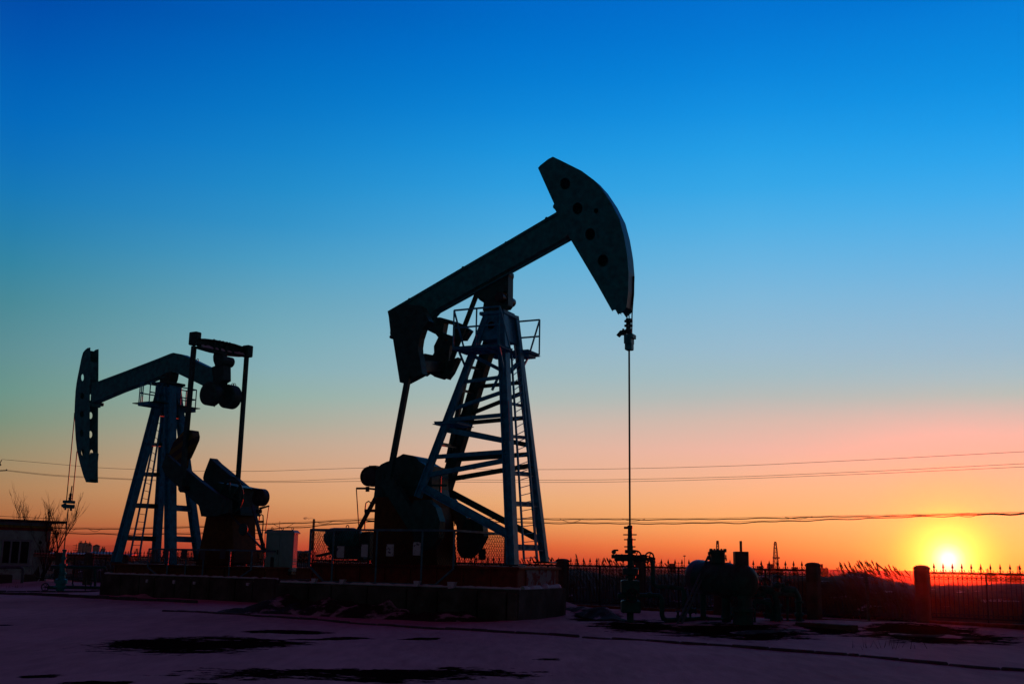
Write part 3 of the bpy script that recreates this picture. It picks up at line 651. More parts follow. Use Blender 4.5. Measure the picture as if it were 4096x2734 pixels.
# gearbox with brake wheel, both cranks with their weights
gp = [(800,2000),(830,1950),(900,1930),(980,1945),(1014,1953),(1034,1956),(1036,2030),(1040,2052),(1017,2062),(830,2065),(800,2042)]
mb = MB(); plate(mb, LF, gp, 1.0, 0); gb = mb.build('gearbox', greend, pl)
wc = P(923,1986,-.72); mb = MB(); mb.wheel(wc, n, .6, .05, 6); mb.build('belt_wheel', greend, gb)
mb = MB(); bc = P(1044,1988,0); mb.lathe(bc - n*.12, n, [(0,.2),(0,.32),(.24,.32),(.24,.2)], 28); bw = mb.build('brake_drum', steel, gb)
mb = MB(); mb.ring(bc - n*.14, n, .28, .03); mb.bar(P(1018,1955,0), P(1050,1962,0), .25, .1); mb.build('brake_band', steel, bw)
mb = MB(); mb.tube([P(1040,2032,-.2), P(1055,2028,-.2), P(1076,2022,-.2)], [.05,.04,.03], 6); mb.tube([P(1076,2023,-.2), P(1073,2040,-.2), P(1061,2128,-.2), P(1058,2250,-.2)], .017, 6); mb.box(P(1028,2044,-.2), .35, .2, .14, f, n, UP, bev=.02); mb.build('brake_linkage', steel, gb)
arm = [(647,1865),(657,1835),(668,1811),(677,1814),(727,1857),(748,1870),(762,1879),(813,1922),(870,1965),(930,2000),(930,2050),(880,2062),(829,2066),(810,2061),(800,2042),(794,2020),(781,2008),(749,1978),(738,1966),(727,1968),(713,1958),(712,1945),(695,1929),(660,1897)]
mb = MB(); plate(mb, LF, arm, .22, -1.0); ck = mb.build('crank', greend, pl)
stripes = bpy.data.materials.new('yellow_striped_paint'); stripes.use_nodes = True; N, L = nt(stripes)
tc = N.new('ShaderNodeTexCoord'); mp = N.new('ShaderNodeMapping'); mp.inputs['Rotation'].default_value = (0, radians(32), 0)
wv = N.new('ShaderNodeTexWave'); wv.bands_direction = 'Z'; wv.inputs['Scale'].default_value = .9; wv.inputs['Distortion'].default_value = .5
cr = N.new('ShaderNodeValToRGB'); cr.color_ramp.elements[0].position = .48; cr.color_ramp.elements[1].position = .54
cr.color_ramp.elements[0].color = (.03,.04,.03,1); cr.color_ramp.elements[1].color = (.13,.13,.02,1)
L.new(tc.outputs['Object'], mp.inputs[0]); L.new(mp.outputs[0], wv.inputs['Vector']); L.new(wv.outputs['Fac'], cr.inputs[0]); L.new(cr.outputs[0], N['Principled BSDF'].inputs['Base Color']); N['Principled BSDF'].inputs['Roughness'].default_value = .6
wt = [(676,1814),(684,1790),(695,1766),(716,1742),(738,1724),(757,1719),(786,1722),(797,1732),(800,1746),(798,1760),(782,1797),(765,1833),(757,1835),(745,1872),(727,1857)]
mb = MB(); plate(mb, LF, wt, .36, -1.1); mb.build('counterweight', stripes, ck)
p = P(727,1950,-1.4); MB().cyl(p, p+n*.4, .1, 14).build('crank_pin', steel, ck)
arm2 = [(814,1922),(812,1909),(816,1892),(830,1870),(947,1906),(1000,1948),(1020,1960),(1010,2010),(960,2040),(890,1995)]
mb = MB(); plate(mb, LF, arm2, .22, 1.0); ck = mb.build('crank', greend, pl)
mb = MB(); plate(mb, LF, [(816,1892),(828,1860),(842,1831),(861,1833),(885,1853),(923,1884),(947,1904),(974,1927),(960,1960),(900,1950),(840,1920)], .36, 1.1); mb.build('counterweight', greend, ck)
mb = MB(); plate(mb, LF, [(828,2062),(1016,2062),(1022,2150),(1029,2250),(781,2268),(799,2193)], 1.15, 0); pd = mb.build('gearbox_pedestal', orange, pl)
MB().bar(P(915,2050,-.7), P(1052,2197,-.7), .05, .07, n).build('stay_rod', steel, pd)
p = P(973,2116,-.75); MB().lathe(p - n*.05, n, [(0,.02),(.01,.2),(.05,.22),(.09,.2),(.1,.02)], 24).build('round_cover', greend, pd)
MB().bar(P(1010,2020,-.65), P(1058,2205,-.65), .06, .13, n).build('belt_guard', steel, pl)
mb = MB(); mb.tube([P(1036,2085,0), P(1038,2065,0), P(1044,2055,0), P(1052,2060,0), P(1053,2085,0), P(1044,2200,0)], .022, 6); mb.bar(P(1022,2085,0), P(1054,2085,0), .05, .08)
for v in (2132,2156,2178): mb.tube([P(1020,v,0), P(1048,v,0)], .016, 6)
mb.build('service_ladder', steel, pl)
# skid
sk0, sk1 = LF.S(P(1065,2285,-1.3))[0], LF.S(P(455,2280,-1.3))[0]
zb, zt = .72, LF.S(LFN[1])[2] - .01
mb = MB(); mb.hexa([LF.X(sk0,-1.3,zb), LF.X(sk1,-1.3,zb), LF.X(sk1,1.3,zb), LF.X(sk0,1.3,zb)], [LF.X(sk0,-1.3,zt-.06), LF.X(sk1,-1.3,zt-.06), LF.X(sk1,1.3,zt-.06), LF.X(sk0,1.3,zt-.06)])
mats_or = mat('brown_orange_skid_paint', (.2, .06, .02), .6, col2=(.05,.03,.02), thr=(.55,.75))
sk = mb.build('skid', mats_or, pl)
MB().box(LF.X((sk0+sk1)/2,0,zt-.03), sk1-sk0+.12, 2.75, .06, f, n).build('deck_plate', mats_or, sk)
for k in range(9): MB().box(LF.X(sk0+.1+(sk1-sk0-.2)*k/8,-1.32,(zb+zt)/2-.04), .05, .05, zt-zb-.1, f, n).build('stiffener', mats_or, sk)
# bridle, carrier and rod
mb = MB(); mb.tube([P(298,1650,-.18), P(296.5,1680,-.18), P(266,2000,-.18)], .02, 6); mb.tube([P(308,1803,.18), P(289,2000,.18)], .02, 6); br = mb.build('bridle_cable', cable, pl)
mb = MB(); mb.box(P(276,2006,0), .2, .5, .12, f, n, UP, bev=.02); mb.box(P(275,2024,0), .22, .46, .16, f, n, UP, bev=.02); mb.cyl(P(261,2038,-.2), P(261,2022,-.2), .04, 8); mb.cyl(P(284,2041,.2), P(284,2024,.2), .05, 8); mb.bar(P(249,2022,-.1), P(262,2016,-.1), .1, .1); car = mb.build('carrier_bar', green, br)
mb = MB(); mb.lathe(P(279,2001,0), V((.06,0,1)), [(0,.06),(.1,.06),(.1,.1),(.13,.05),(.2,.05),(.2,.09),(.23,.05),(.26,.05),(.26,.08),(.29,.04),(.34,.025),(.62,.025)], 12); mb.build('rod_clamp', greend, car)
MB().tube([P(273,2034,0), P(256,2198,0)], .024, 8).build('polished_rod', steel, pl)

# ------------------------------------------------------------------ concrete foundations
def foundation(fr, u0, u1, off, zt, label, skew=None, depth=3.6, blocks=8, snowbits=()):
    a = fr.S(fr.P(u0, 2300, off))[0]; b = fr.S(fr.P(u1, 2400, off))[0]; a, b = min(a,b), max(a,b)
    A, B = fr.X(a, off, 0), fr.X(b, off, 0)
    t = thing('concrete_foundation', label, 'foundation', (A+B)/2)
    Bn = B + fr.n*depth; An = A + fr.n*depth
    mb = MB(); mb.hexa([p - UP*.2 for p in (A, B, Bn, An)], [V((p.x, p.y, zt)) for p in (A, B, Bn, An)]); mb.build('slab', fconc, t)
    rnd = random.Random(blocks)
    x = a
    while x < b - .3:
        w = min(rnd.uniform(.8, 1.5), b-x); mb = MB(); hgt = zt + rnd.uniform(-.09, .03)
        mb.box(fr.X(x+w/2, off-.05, hgt/2-.05), w-rnd.uniform(.03,.07), .14+rnd.uniform(0,.05), hgt+.1, fr.f, fr.n, UP, bev=.025); mb.build('facing_block', fconc, t); x += w
    for u, v, w, h in snowbits:
        p = fr.P(u, v, off-.14); mb = MB(); mb.loft([[p - fr.f*w/2 + UP*h*.5 + fr.n*.1, p + fr.f*w/2 + UP*h*.5 + fr.n*.1, p + fr.f*w/2 + UP*h*.5 - fr.n*.03, p - fr.f*w/2 + UP*h*.5 - fr.n*.03], [p - fr.f*w*.35 - UP*h*.5 + fr.n*.05, p + fr.f*w*.3 - UP*h*.4 + fr.n*.05, p + fr.f*w*.3 - UP*h*.4 - fr.n*.05, p - fr.f*w*.35 - UP*h*.5 - fr.n*.05]]); mb.build('snow_patch', snowc, t)
    mb = MB(); edge_snow(mb, fr.X(a,off+.08,zt+.02), fr.X(b,off+.08,zt+.02), V((0,0,0)), .05, 120, blocks); mb.build('snow_edge', snowc, t, True)
    return t
foundation(RF, 1118, 2075, -1.75, .80, 'long stained concrete foundation under the larger pumpjack, beside the wellhead', blocks=9, depth=3.15, snowbits=((1256,2321,.16,.13),(1369,2325,.16,.13),(1667,2333,.18,.16),(1806,2339,.24,.18)))
foundation(LF, 412, 1100, -1.6, .78, 'concrete foundation with upright facing blocks under the bent beam pumpjack', blocks=8, depth=3.4, snowbits=((589,2322,.1,.12),(697,2326,.12,.13),(778,2330,.1,.1),(992,2335,.14,.1)))

# ------------------------------------------------------------------ safety cages round the moving cranks
def wire_mesh(mb, o, ex, ez, step=.08, r=.0055):
    """diamond netting on the rectangle o, o+ex, o+ez"""
    W, H = ex.length, ez.length; x, z = ex.normalized(), ez.normalized(); k = 1.7; w = step
    for sg in (1, -1):
        c = -H/k
        while c < W + H/k:
            # line x = c + sg*t/k , z = t
            pts = []
            for t in (0, H):
                pts.append((c + sg*t/k, t))
            (x0, z0), (x1, z1) = pts; 
            lo, hi = 0.0, 1.0; d = x1-x0
            if abs(d) > 1e-9:
                ta, tb = (0-x0)/d, (W-x0)/d; lo, hi = max(lo, min(ta, tb)), min(hi, max(ta, tb))
            if hi - lo > .01: mb.tube([o + x*(x0+d*lo) + z*(z0+(z1-z0)*lo), o + x*(x0+d*hi) + z*(z0+(z1-z0)*hi)], r, 4, False)
            c += w
def cage(fr, name, label, near, s_pts, zb, zt, offN, offF, posts, netN, signs, cut=.3, m=rail):
    a, b = s_pts
    t = thing('safety_cage', label, 'safety fence', fr.X((a+b)/2, offN, zb))
    lo = min(a, b); hi = max(a, b); zc = zb + (zt-zb)*cut; k = .55
    C = lambda s, o, z: fr.X(s, o, z)
    mb = MB(); r = .05
    for o in (offN, offF):
        mb.bar(C(lo,o,zt), C(hi,o,zt), .06, .06)
        mb.bar(C(lo+k,o,zb), C(hi-k,o,zb), .05, .05)
    mb.bar(C(lo,offN,zt), C(lo,offF,zt), .06, .06); mb.bar(C(hi,offN,zt), C(hi,offF,zt), .06, .06)
    mb.build('frame', m, t)
    for o in (offN, offF):
        for s_ in [lo, hi]:
            MB().bar(C(s_,o,zc), C(s_,o,zt), .055, .055).build('post', m, t)
            e = k if s_ == lo else -k
            MB().bar(C(s_,o,zc), C(s_+e,o,zb), .05, .05).build('corner_brace', m, t)
        for q in posts: MB().bar(C(lo+(hi-lo)*q,o,zb), C(lo+(hi-lo)*q,o,zt), .05, .05).build('post', m, t)
    for s_, o, ds, do in netN:
        mb = MB(); wire_mesh(mb, C(s_,o,zc), fr.f*ds if ds else fr.n*do, UP*(zt-zc)); mb.build('wire_mesh', iron, t)
    for q, zq, w, h, o, mm in signs:
        MB().box(C(q, o-.04, zq), w, .012, h, fr.f, fr.n, UP).build('notice_plate', mm, t)
    return t
oN, oF = -1.62, 1.55
a = RF.S(RF.P(1243,2130,oN)); b = RF.S(RF.P(1818,2106,oN)); zt = (a[2]+b[2])/2
sg = []
for u, v, w, h in ((1362,2206,.25,.33),(1458,2201,.22,.35),(1560,2199,.24,.33),(1667,2193,.24,.36)):
    s_ = RF.S(RF.P(u, v, oN-.04)); sg.append((s_[0], s_[2], w, h, oN, pale))
s_ = RF.S(RF.P(1931,2215,oF)); sg.append((s_[0], s_[2], .24, .33, oF, dkplate))
cage(RF, 'safety_cage', 'grey-blue railing cage with four pale notice plates round the cranks of the larger pumpjack', None, (a[0], b[0]), .86, zt, oN, oF, (.17,.48,.79), [(a[0],oN,0,oF-oN),(a[0],oF,b[0]-a[0],0),(b[0],oN,0,oF-oN),(a[0],oN,b[0]-a[0],0)], sg)
oN, oF = -1.5, 1.5
a = LF.S(LF.P(597,2196,oN)); b = LF.S(LF.P(1009,2198,oN)); zt = (a[2]+b[2])/2; sg = []
for u, v, w, h in ((735,2215,.26,.33),(811,2217,.24,.33),(891,2215,.28,.33),(660,2213,.22,.3)):
    s_ = LF.S(LF.P(u, v, oN-.04)); sg.append((s_[0], s_[2], w, h, oN, dkplate))
cage(LF, 'safety_cage', 'low railing cage with dark notice plates in front of the orange gearbox pedestal', None, (a[0], b[0]), .80, zt, oN, oF, (.2,.45,.62,.8), [(a[0],oF,b[0]-a[0],0),(a[0],oN,0,oF-oN),(a[0],oN,b[0]-a[0],0)], sg)

# ------------------------------------------------------------------ electrical cabinet
c = G(1098, 2403); CF = Frame(c, (.95,-.31,0), (.31,.95,0)); P = CF.P
cab = thing('control_cabinet', 'pale electrical cabinet with a sloping lid standing on legs between the two pumpjacks', 'electrical cabinet', c)
s0, z0 = CF.S(P(1056,2283,0))[0], CF.S(P(1100,2284,0))[2]; s1 = CF.S(P(1168,2284,0))[0]; z1 = CF.S(P(1100,2129,0))[2]
mb = MB(); mb.box(CF.X((s0+s1)/2, .16, (z0+z1)/2), s1-s0, .32, z1-z0, CF.f, CF.n, UP, bev=.015); body = mb.build('body', white, cab)
mb = MB(); w = s1-s0
mb.box(CF.X(s0+w*.26, -.008, (z0+z1)/2), w*.49, .02, (z1-z0)*.96, CF.f, CF.n, UP, bev=.006); d1 = mb.build('door', white, cab)
mb = MB(); mb.box(CF.X(s0+w*.75, -.008, (z0+z1)/2), w*.47, .02, (z1-z0)*.96, CF.f, CF.n, UP, bev=.006); d2 = mb.build('door', white, cab)
MB().box(CF.X(s0+w*.46, -.03, z0+(z1-z0)*.5), .03, .04, .16, CF.f, CF.n).build('handle', steel, d1)
MB().box(CF.X(s0+w*.28, -.022, z0+.25), .13, .012, .5, CF.f, CF.n).build('vent_panel', steel, d1)
mb = MB(); zz = z1; hx, hy = w/2+.05, .21; cx = (s0+s1)/2
mb.loft([[CF.X(cx+a*hx*k, .16+b*hy*k, zz+h) for a, b in ((-1,-1),(1,-1),(1,1),(-1,1))] for h, k in ((-.03,1),(.01,1),(.1,.84))]); lid = mb.build('lid', white, cab)
for q in (.12,.5,.86):
    MB().ring(CF.X(s0+w*q, .16, z1+.15), CF.n, .04, .012, 14, 5).build('lifting_eye', steel, lid)
MB().tube([CF.X(s0+w*.38,.16,z1+.05), CF.X(s0+w*.38,.16,z1+.42)], .008, 5).build('aerial', steel, lid)
for u in (1051, 1093): 
    s_ = CF.S(P(u,2340,.05))[0]; MB().box(CF.X(s_, .08, z0/2-.05), .08, .08, z0+.1, CF.f, CF.n, UP, bev=.01).build('leg', steel, cab)
for u in (1051, 1093):
    s_ = CF.S(P(u,2340,.05))[0]+.35; MB().box(CF.X(s_, .27, z0/2-.05), .08, .08, z0+.1, CF.f, CF.n, UP, bev=.01).build('leg', steel, cab)
mb = MB(); mb.box(CF.X(cx,.16,z0-.05), w*.96, .3, .08, CF.f, CF.n); mb.build('base_frame', steel, cab)
mb = MB()
for k, (x0, x1, dz) in enumerate(((.05,.36,.55),(.12,.32,.4),(.2,.3,.7))):
    mb.tube([CF.X(s0+w*(x0+(x1-x0)*t/10), .02, z0-.05-dz*sin(pi*t/10)**.7*.9) for t in range(11)], .014, 6)
mb.build('cable_loop', rubber, cab)
# ------------------------------------------------------------------ iron fence between concrete pillars
def pillar(u, vtop, w, label, foot=None):
    p = fence_at(u); g = ground_h(p.x, p.y); zt = Y(u, vtop, p.y).z
    t = thing('fence_pillar', label, 'pillar', (p.x, p.y, g), 'concrete pillars of the iron fence')
    MB().box((p.x, p.y, (zt+g)/2-.1), w, w, zt-g+.17, FD, FN, UP, bev=.03).build('shaft', conc, t)
    mb = MB(); mb.loft([[V((p.x,p.y,zt+h-.03)) + FD*a*w*k/2 + FN*b*w*k/2 for a, b in ((-1,-1),(1,-1),(1,1),(-1,1))] for h, k in ((0,1.04),(.05,1.04),(.1,.7),(.115,.2))]); mb.build('cap', conc, t)
    return p
pu = [(240,2215,'pale fence pillar behind the far pumpjack\'s wellhead, next to the small house'),(355,2216,'pale fence pillar below the grain silos'),(489,2222,'fence pillar beside the front leg of the bent beam pumpjack'),
      (2250,2243,'pale fence pillar just past the end of the long foundation'),(2556,2246,'fence pillar half hidden behind the near wellhead'),(2880,2262,'fence pillar hidden behind the legs of the barrel tank'),
      (3252,2260,'dark fence pillar at the open end of the fence before the reed bank'),(3686,2272,'square fence pillar glowing red beside the low sun')]
PP = {u: pillar(u, v, .33, l) for u, v, l in pu}
RAILZ, LOZ, BANDZ = 1.44, .33, 1.33
def finial_mesh():
    mb = MB(); mb.lathe((0,0,0), UP, [(-.02,.012),(.03,.012),(.05,.03),(.06,.012),(.09,.012),(.125,.034),(.16,.022),(.24,.002)], 6)
    for s_ in (1,-1):
        mb.ring((s_*.035,0,.04), (0,1,0), .03, .0075, 8, 4, 0, 1.5*pi, (0,0,1)) ; mb.tube([(0,0,.0),(s_*.035,0,.005),(s_*.07,0,.035),(s_*.065,0,.065)], .007, 4)
    o = mb.build('spear_finial', iron); me = o.data; bpy.data.objects.remove(o); return me
def picket_mesh():
    mb = MB(); mb.tube([(0,0,LOZ),(0,0,RAILZ-.05)], .011, 6); mb.lathe((0,0,LOZ+.03), UP, [(0,.011),(.03,.024),(.06,.011)], 6)
    o = mb.build('picket', iron); me = o.data; bpy.data.objects.remove(o); return me
fin_me, pick_me = finial_mesh(), picket_mesh()
FANG = atan2(FD.y, FD.x)
def link(name, me, parent, p, ang=FANG):
    o = bpy.data.objects.new(name, me); COL.objects.link(o); o.parent = parent; o.location = p - parent.location; o.rotation_euler.z = ang; return o
def panel(ua, ub, label, detail=True, dz=0.0, lo=.2, hi=.2):
    A, B = (PP.get(ua) or fence_at(ua)), (PP.get(ub) or fence_at(ub)); d = (B-A).normalized(); A = A + d*lo; B = B - d*hi; L = (B-A).length
    t = thing('iron_fence', label, 'fence', V((A.x, A.y, 0)), 'spear topped iron fence panels'); Z = lambda p, z: V((p.x, p.y, z+dz))
    mb = MB(); mb.bar(Z(A,RAILZ), Z(B,RAILZ), .035, .04); mb.build('top_rail', iron, t)
    mb = MB(); mb.bar(Z(A,LOZ), Z(B,LOZ), .035, .04); mb.build('bottom_rail', iron, t)
    mb = MB(); s_ = .225; k = max(2, int(L/s_)); s_ = L/k
    band = MB(); band.bar(Z(A,BANDZ), Z(B,BANDZ), .016, .014); band.bar(Z(A,LOZ+.1), Z(B,LOZ+.1), .016, .014)
    for i in range(k):
        c = A + d*(s_*(i+.5))
        for q in (-.055,.055):
            e = c + d*q; band.ring(Z(e,(RAILZ+BANDZ)/2), FN, .042, .0075, 8 if detail else 6, 4)
            band.ring(Z(e,LOZ+.05), FN, .04, .0075, 8 if detail else 6, 4)
        if detail:
            for q in (-.055,.055): band.ring(Z(c+d*q,BANDZ), FN, .05, .007, 6, 4, 0, pi, d if FN.cross(d).z < 0 else d)
    band.build('scroll_band', iron, t)
    npk = 2*k
    if detail:
        for i in range(npk+1):
            if i % (npk//2 or 1) == 0 and 0 < i < npk: continue
            link('picket', pick_me, t, Z(A + d*(L*i/npk), 0))
        for i in range(k): link('spear_finial', fin_me, t, Z(A + d*(s_*(i+.5)), RAILZ+.02))
    else:
        g = MB()
        for i in range(npk+1): g.tube([Z(A+d*(L*i/npk),LOZ), Z(A+d*(L*i/npk),RAILZ)], .011, 4)
        g.build('grille', iron, t); g = MB()
        for i in range(k): link('spear_finial', fin_me, t, Z(A + d*(s_*(i+.5)), RAILZ+.02))
    m_ = A.lerp(B, .5); MB().bar(Z(m_, .0), Z(m_, RAILZ+.02), .045, .045, FD).build('post', iron, t)
    return t
panel(2250, 2556, 'spear topped fence panel between the foundation\'s end and the near wellhead')
panel(2556, 2880, 'spear topped fence panel between the near wellhead and the barrel tank')
panel(2880, 3252, 'spear topped fence panel behind the barrel tank, below the drilling derrick')
ue = 4180; PP[4180] = fence_at(4180); panel(3686, ue, 'spear topped fence panel right under the setting sun', hi=0)
panel(4180, 4800, 'spear topped fence panel continuing past the one under the sun', lo=0)
us = [489, 700, 900, 1075, 1240, 1400, 1560, 1720, 1870, 2010, 2135, 2250]
nm = ['behind the front legs of the bent beam pumpjack','behind the orange pedestal of the bent beam pumpjack','beside the pale cabinet, behind the orange pedestal','seen between the pale cabinet and the railing cage','behind the motor end of the larger pumpjack','behind the railing cage notice plates','behind the gearbox pedestal of the larger pumpjack','behind the hanging counterweight of the larger pumpjack','behind the wire mesh beside the tower','behind the front legs of the larger pumpjack','just before the pillar at the end of the long foundation']
for a, b, l in zip(us, us[1:], nm): panel(a, b, 'spear topped fence panel ' + l, detail=(a > 1700), lo=.02, hi=.02)
panel(240, 355, 'spear topped fence panel behind the far wellhead', False); panel(355, 489, 'spear topped fence panel below the small grey silo', False)
PP[150] = fence_at(120); panel(150, 240, 'spear topped fence panel running behind the small house', False)
# low wall under the fence
def lowwall(ua, ub, label, h=.24):
    A, B = fence_at(ua), fence_at(ub); d = (B-A).normalized(); mb = MB(); k = 24; L = (B-A).length
    mb.box(((A+B)/2 + UP*(h/2-.15)), L, .26, h+.3, d, FN, UP, bev=.015)
    o = mb.build('low_wall', brickm, loc=(A+B)/2); tag(o, label, 'low wall'); return o
lowwall(2250, 3252, 'dark red low wall under the fence behind the wellhead and tank'); lowwall(3252, 3686, 'dark red low wall crossing the gap in front of the reed bank', .16); lowwall(3686, 4800, 'dark red low wall under the fence below the sun')
p = fence_at(3475); A, B = Y(3463, 2282, p.y), Y(3476, 2462, p.y)
tag(MB().bar(V((B.x,B.y,-.1)), A, .07, .07).build('wooden_post', wood, loc=(B.x,B.y,0)), 'thin dark post standing alone before the reed bank', 'post')

# ------------------------------------------------------------------ small house
C = G(184, 2333); HF = Frame(C, (.69,.724,0), (-.724,.69,0)); P = HF.P
hs = thing('small_house', 'small plastered pump house with a yellow and red band under its flat roof', 'building', C)
ztop = P(196,2090,0).z; Lh = 9.0
mb = MB(); mb.hexa([HF.X(-Lh,0,-.2), HF.X(0,0,-.2), HF.X(0,5,-.2), HF.X(-Lh,5,-.2)], [HF.X(-Lh,0,ztop), HF.X(.0,0,ztop), HF.X(.0,5,ztop), HF.X(-Lh,5,ztop)]); wall = mb.build('wall', plaster, hs)
zr = P(215,2094,-.3).z
mb = MB(); mb.box(HF.X(-Lh/2+.1, 2.4, ztop+.04), Lh+.9, 5.9, .12, HF.f, HF.n, UP, bev=.01); mb.build('roof', conc, hs)
z2, z1, z0 = P(190,2107,-.02).z, P(190,2113,-.02).z, P(190,2119,-.02).z
MB().box(HF.X(-Lh/2+.02, -.03, (z0+z1)/2-.02), Lh+.06, .06, .13, HF.f, HF.n).build('red_band', redb, hs)
MB().box(HF.X(-Lh/2+.02, -.03, z1+.06), Lh+.06, .05, .11, HF.f, HF.n).build('yellow_band', yellowp, hs)
wa = HF.S(P(4,2208,0))[0]; wb_ = HF.S(P(116,2208,0))[0]; zt, zb = P(60,2160,0).z, P(60,2254,0).z
wn = MB().box(HF.X((wa+wb_)/2, -.005, (zt+zb)/2), wb_-wa-.06, .05, zt-zb-.06, HF.f, HF.n).build('window', glass, hs)
fr_ = MB()
for q in (0,.3,.62,.97): fr_.box(HF.X(wa+(wb_-wa)*q+.02, -.05, (zt+zb)/2), .08, .06, zt-zb, HF.f, HF.n)
for z in (zt, zb): fr_.box(HF.X((wa+wb_)/2, -.053, z), wb_-wa+.14, .07, .09, HF.f, HF.n)
fr_.build('frame', framep, wn)
g = MB()
for q in (.37,.43,.49,.55): g.box(HF.X(wa+(wb_-wa)*q, -.045, (zt+zb)/2), .018, .02, zt-zb-.1, HF.f, HF.n)
for k in range(6): g.box(HF.X(wa+(wb_-wa)*.46, -.04, zb+.12+(zt-zb-.2)*k/5), (wb_-wa)*.3, .02, .015, HF.f, HF.n)
g.build('grille', iron, wn)
MB().box(HF.X((wa+wb_)/2, -.1, zb-.07), wb_-wa+.3, .2, .05, HF.f, HF.n, UP, bev=.01).build('sill', framep, wn)
p = P(161,2168,-.01); MB().lathe(p - HF.n*.02, HF.n, [(0,.05),(0,.075),(.1,.07),(.1,.02)], 16).build('vent_hole', rubber, hs)
p0 = G(86,2342); zz = Y(86,2267,p0.y).z; q0 = Y(20,2268,p0.y-.6); q1 = Y(30,2345,p0.y-.6)
mb = MB(); a = V((p0.x,p0.y,zz)); mb.tube([V((p0.x,p0.y,-.1)), a-UP*.15, a-UP*.06+(q0-a).normalized()*.03, a+(q0-a).normalized()*.14, q0.lerp(a,.02), q0+(q0-a).normalized()*1.2], .065, 10)
tag(mb.build('bent_pipe', galv, loc=p0), 'pale bent pipe coming out of the snow in front of the house window', 'pipe')
pq = [Y(126,2316,HF.W.y-1.2), Y(130,2300,HF.W.y-1.2), Y(155,2264,HF.W.y-1.0), Y(158,2310,HF.W.y-1.0), Y(140,2330,HF.W.y-1.2)]
tag(MB().prism(pq, HF.n, .06).build('leaning_board', wood, loc=pq[0]), 'dark board leaning on the house wall below the round hole', 'board')
for u, v, w, lab in ((10,2338,.7,'snow dusted low block at the foot of the house, at the frame edge'),(112,2338,.5,'dark low block beside the pale bent pipe')):
    c = G(u, v); tag(MB().box((c.x, c.y, .22), w, .5, .55, HF.f, HF.n, UP, bev=.05).build('concrete_block', conc, loc=c), lab, 'block')

# ------------------------------------------------------------------ bare tree behind the house
def bare_tree(name, base, stems, label, seed):
    rnd = random.Random(seed); t = thing(name, label, 'tree', base); mbt, mbc = MB(), MB()
    def grow(p, d, L, r, depth, mb):
        pts = [p]; rs = [r]; k = 4
        for i in range(k):
            d = (d + V((rnd.uniform(-.16,.16), rnd.uniform(-.16,.16), rnd.uniform(-.02,.16)))).normalized(); p = p + d*L/k; pts.append(p); rs.append(r*(1-.55*(i+1)/k))
        mb.tube(pts, rs, 6 if depth < 2 else 4)
        if depth < 4:
            for j in range(4 if depth < 3 else 3):
                q = pts[rnd.choice((1,2,3,4))]; dd = (d + V((rnd.uniform(-.58,.58), rnd.uniform(-.58,.58), rnd.uniform(0,.5)))).normalized()
                grow(q, dd, L*rnd.uniform(.5,.8), max(.006, r*.52), depth+1, mbc)
    for d, L, r in stems: grow(base + V((rnd.uniform(-.1,.1),0,0)), V(d).normalized(), L, r, 0, mbt)
    mbt.build('trunk', bark, t); mbc.build('crown', bark, t); return t
y0 = 57.0
b1 = Y(176,2200,y0); b1.z = 0.1
bare_tree('bare_tree', b1, [((.24,0,1.0),2.1,.06),((.10,0,1),2.1,.045),((.42,0,1),1.7,.04)], 'leafless winter tree at the corner of the small house', 5)
b2 = Y(110,2200,58.5); b2.z = .1
bare_tree('bare_tree', b2, [((-.2,0,1.0),2.0,.05),((.0,0,1),1.6,.045),((.2,.1,1),1.8,.04)], 'leafless tree whose twigs show over the roof of the small house', 12)

# ------------------------------------------------------------------ near wellhead
c = G(2521, 2490); y0 = c.y; p = lambda u, v, dy=0.0: Y(u, v, y0+dy)
wh = thing('wellhead', 'tall black wellhead under the raised horsehead, with handwheels and an arm of pipes', 'wellhead', c)
px = y0/FOC*1.02
X1 = V((1,0,0)); Y1 = V((0,1,0))
def col(name, u, v0, v1, r, m=greend, parent=wh, n=18): 
    a, b = p(u, v0), p(u, v1); return MB().cyl(a, b, r*px, n).build(name, m, parent)
mb = MB()
cx = 2521
mb.lathe(V((c.x, y0, -.1)), UP, [(0,13*px),(.1+47*px,13*px),(.1+47*px,12*px)], 16); mb.build('casing_pipe', greend, wh)
def band(u0, u1, v0, v1, name, dep=None, par=wh, m=greend, bev=.03):
    a, b = p((u0+u1)/2, (v0+v1)/2), None; w = (u1-u0)*px; h = (v1-v0)*px; return MB().box(a, w, dep or w*.9, h, X1, Y1, UP, bev=bev).build(name, m, par)
b1 = band(2486,2558,2401,2447,'lower_spool'); b2 = band(2485,2554,2320,2370,'upper_spool')
mb = MB()
for v, r, h in ((2205,22,14),(2262,17,8),(2284,31,26),(2306,20,10),(2384,24,30)): mb.lathe(p(2522, v+h/2), UP, [(0,r*px*.9),(.01,r*px),(h*px-.01,r*px),(h*px,r*px*.9)], 20)
mb.lathe(p(2522,2452), UP, [(0,11*px),(185*px,11*px),(250*px,10*px)], 14); mb.build('flange', greend, wh)
mb = MB(); mb.lathe(p(2520,2200), UP, [(0,11*px),(45*px,11*px),(48*px,9*px),(82*px,8.5*px),(84*px,10*px),(94*px,10*px),(96*px,6*px)], 16); sbx = mb.build('stuffing_box', greend, wh)
mb = MB(); mb.cyl(p(2513,2109), p(2496,2109), 5*px, 10); mb.build('side_cap', greend, sbx)
for v, a, b in ((2137,2494,2546),(2156.5,2497,2542),(2185,2498,2541)):
    MB().tube([p(a,v,-.1), p(b,v,.1)], 2.3*px, 8).build('tightening_bar', steel, sbx)
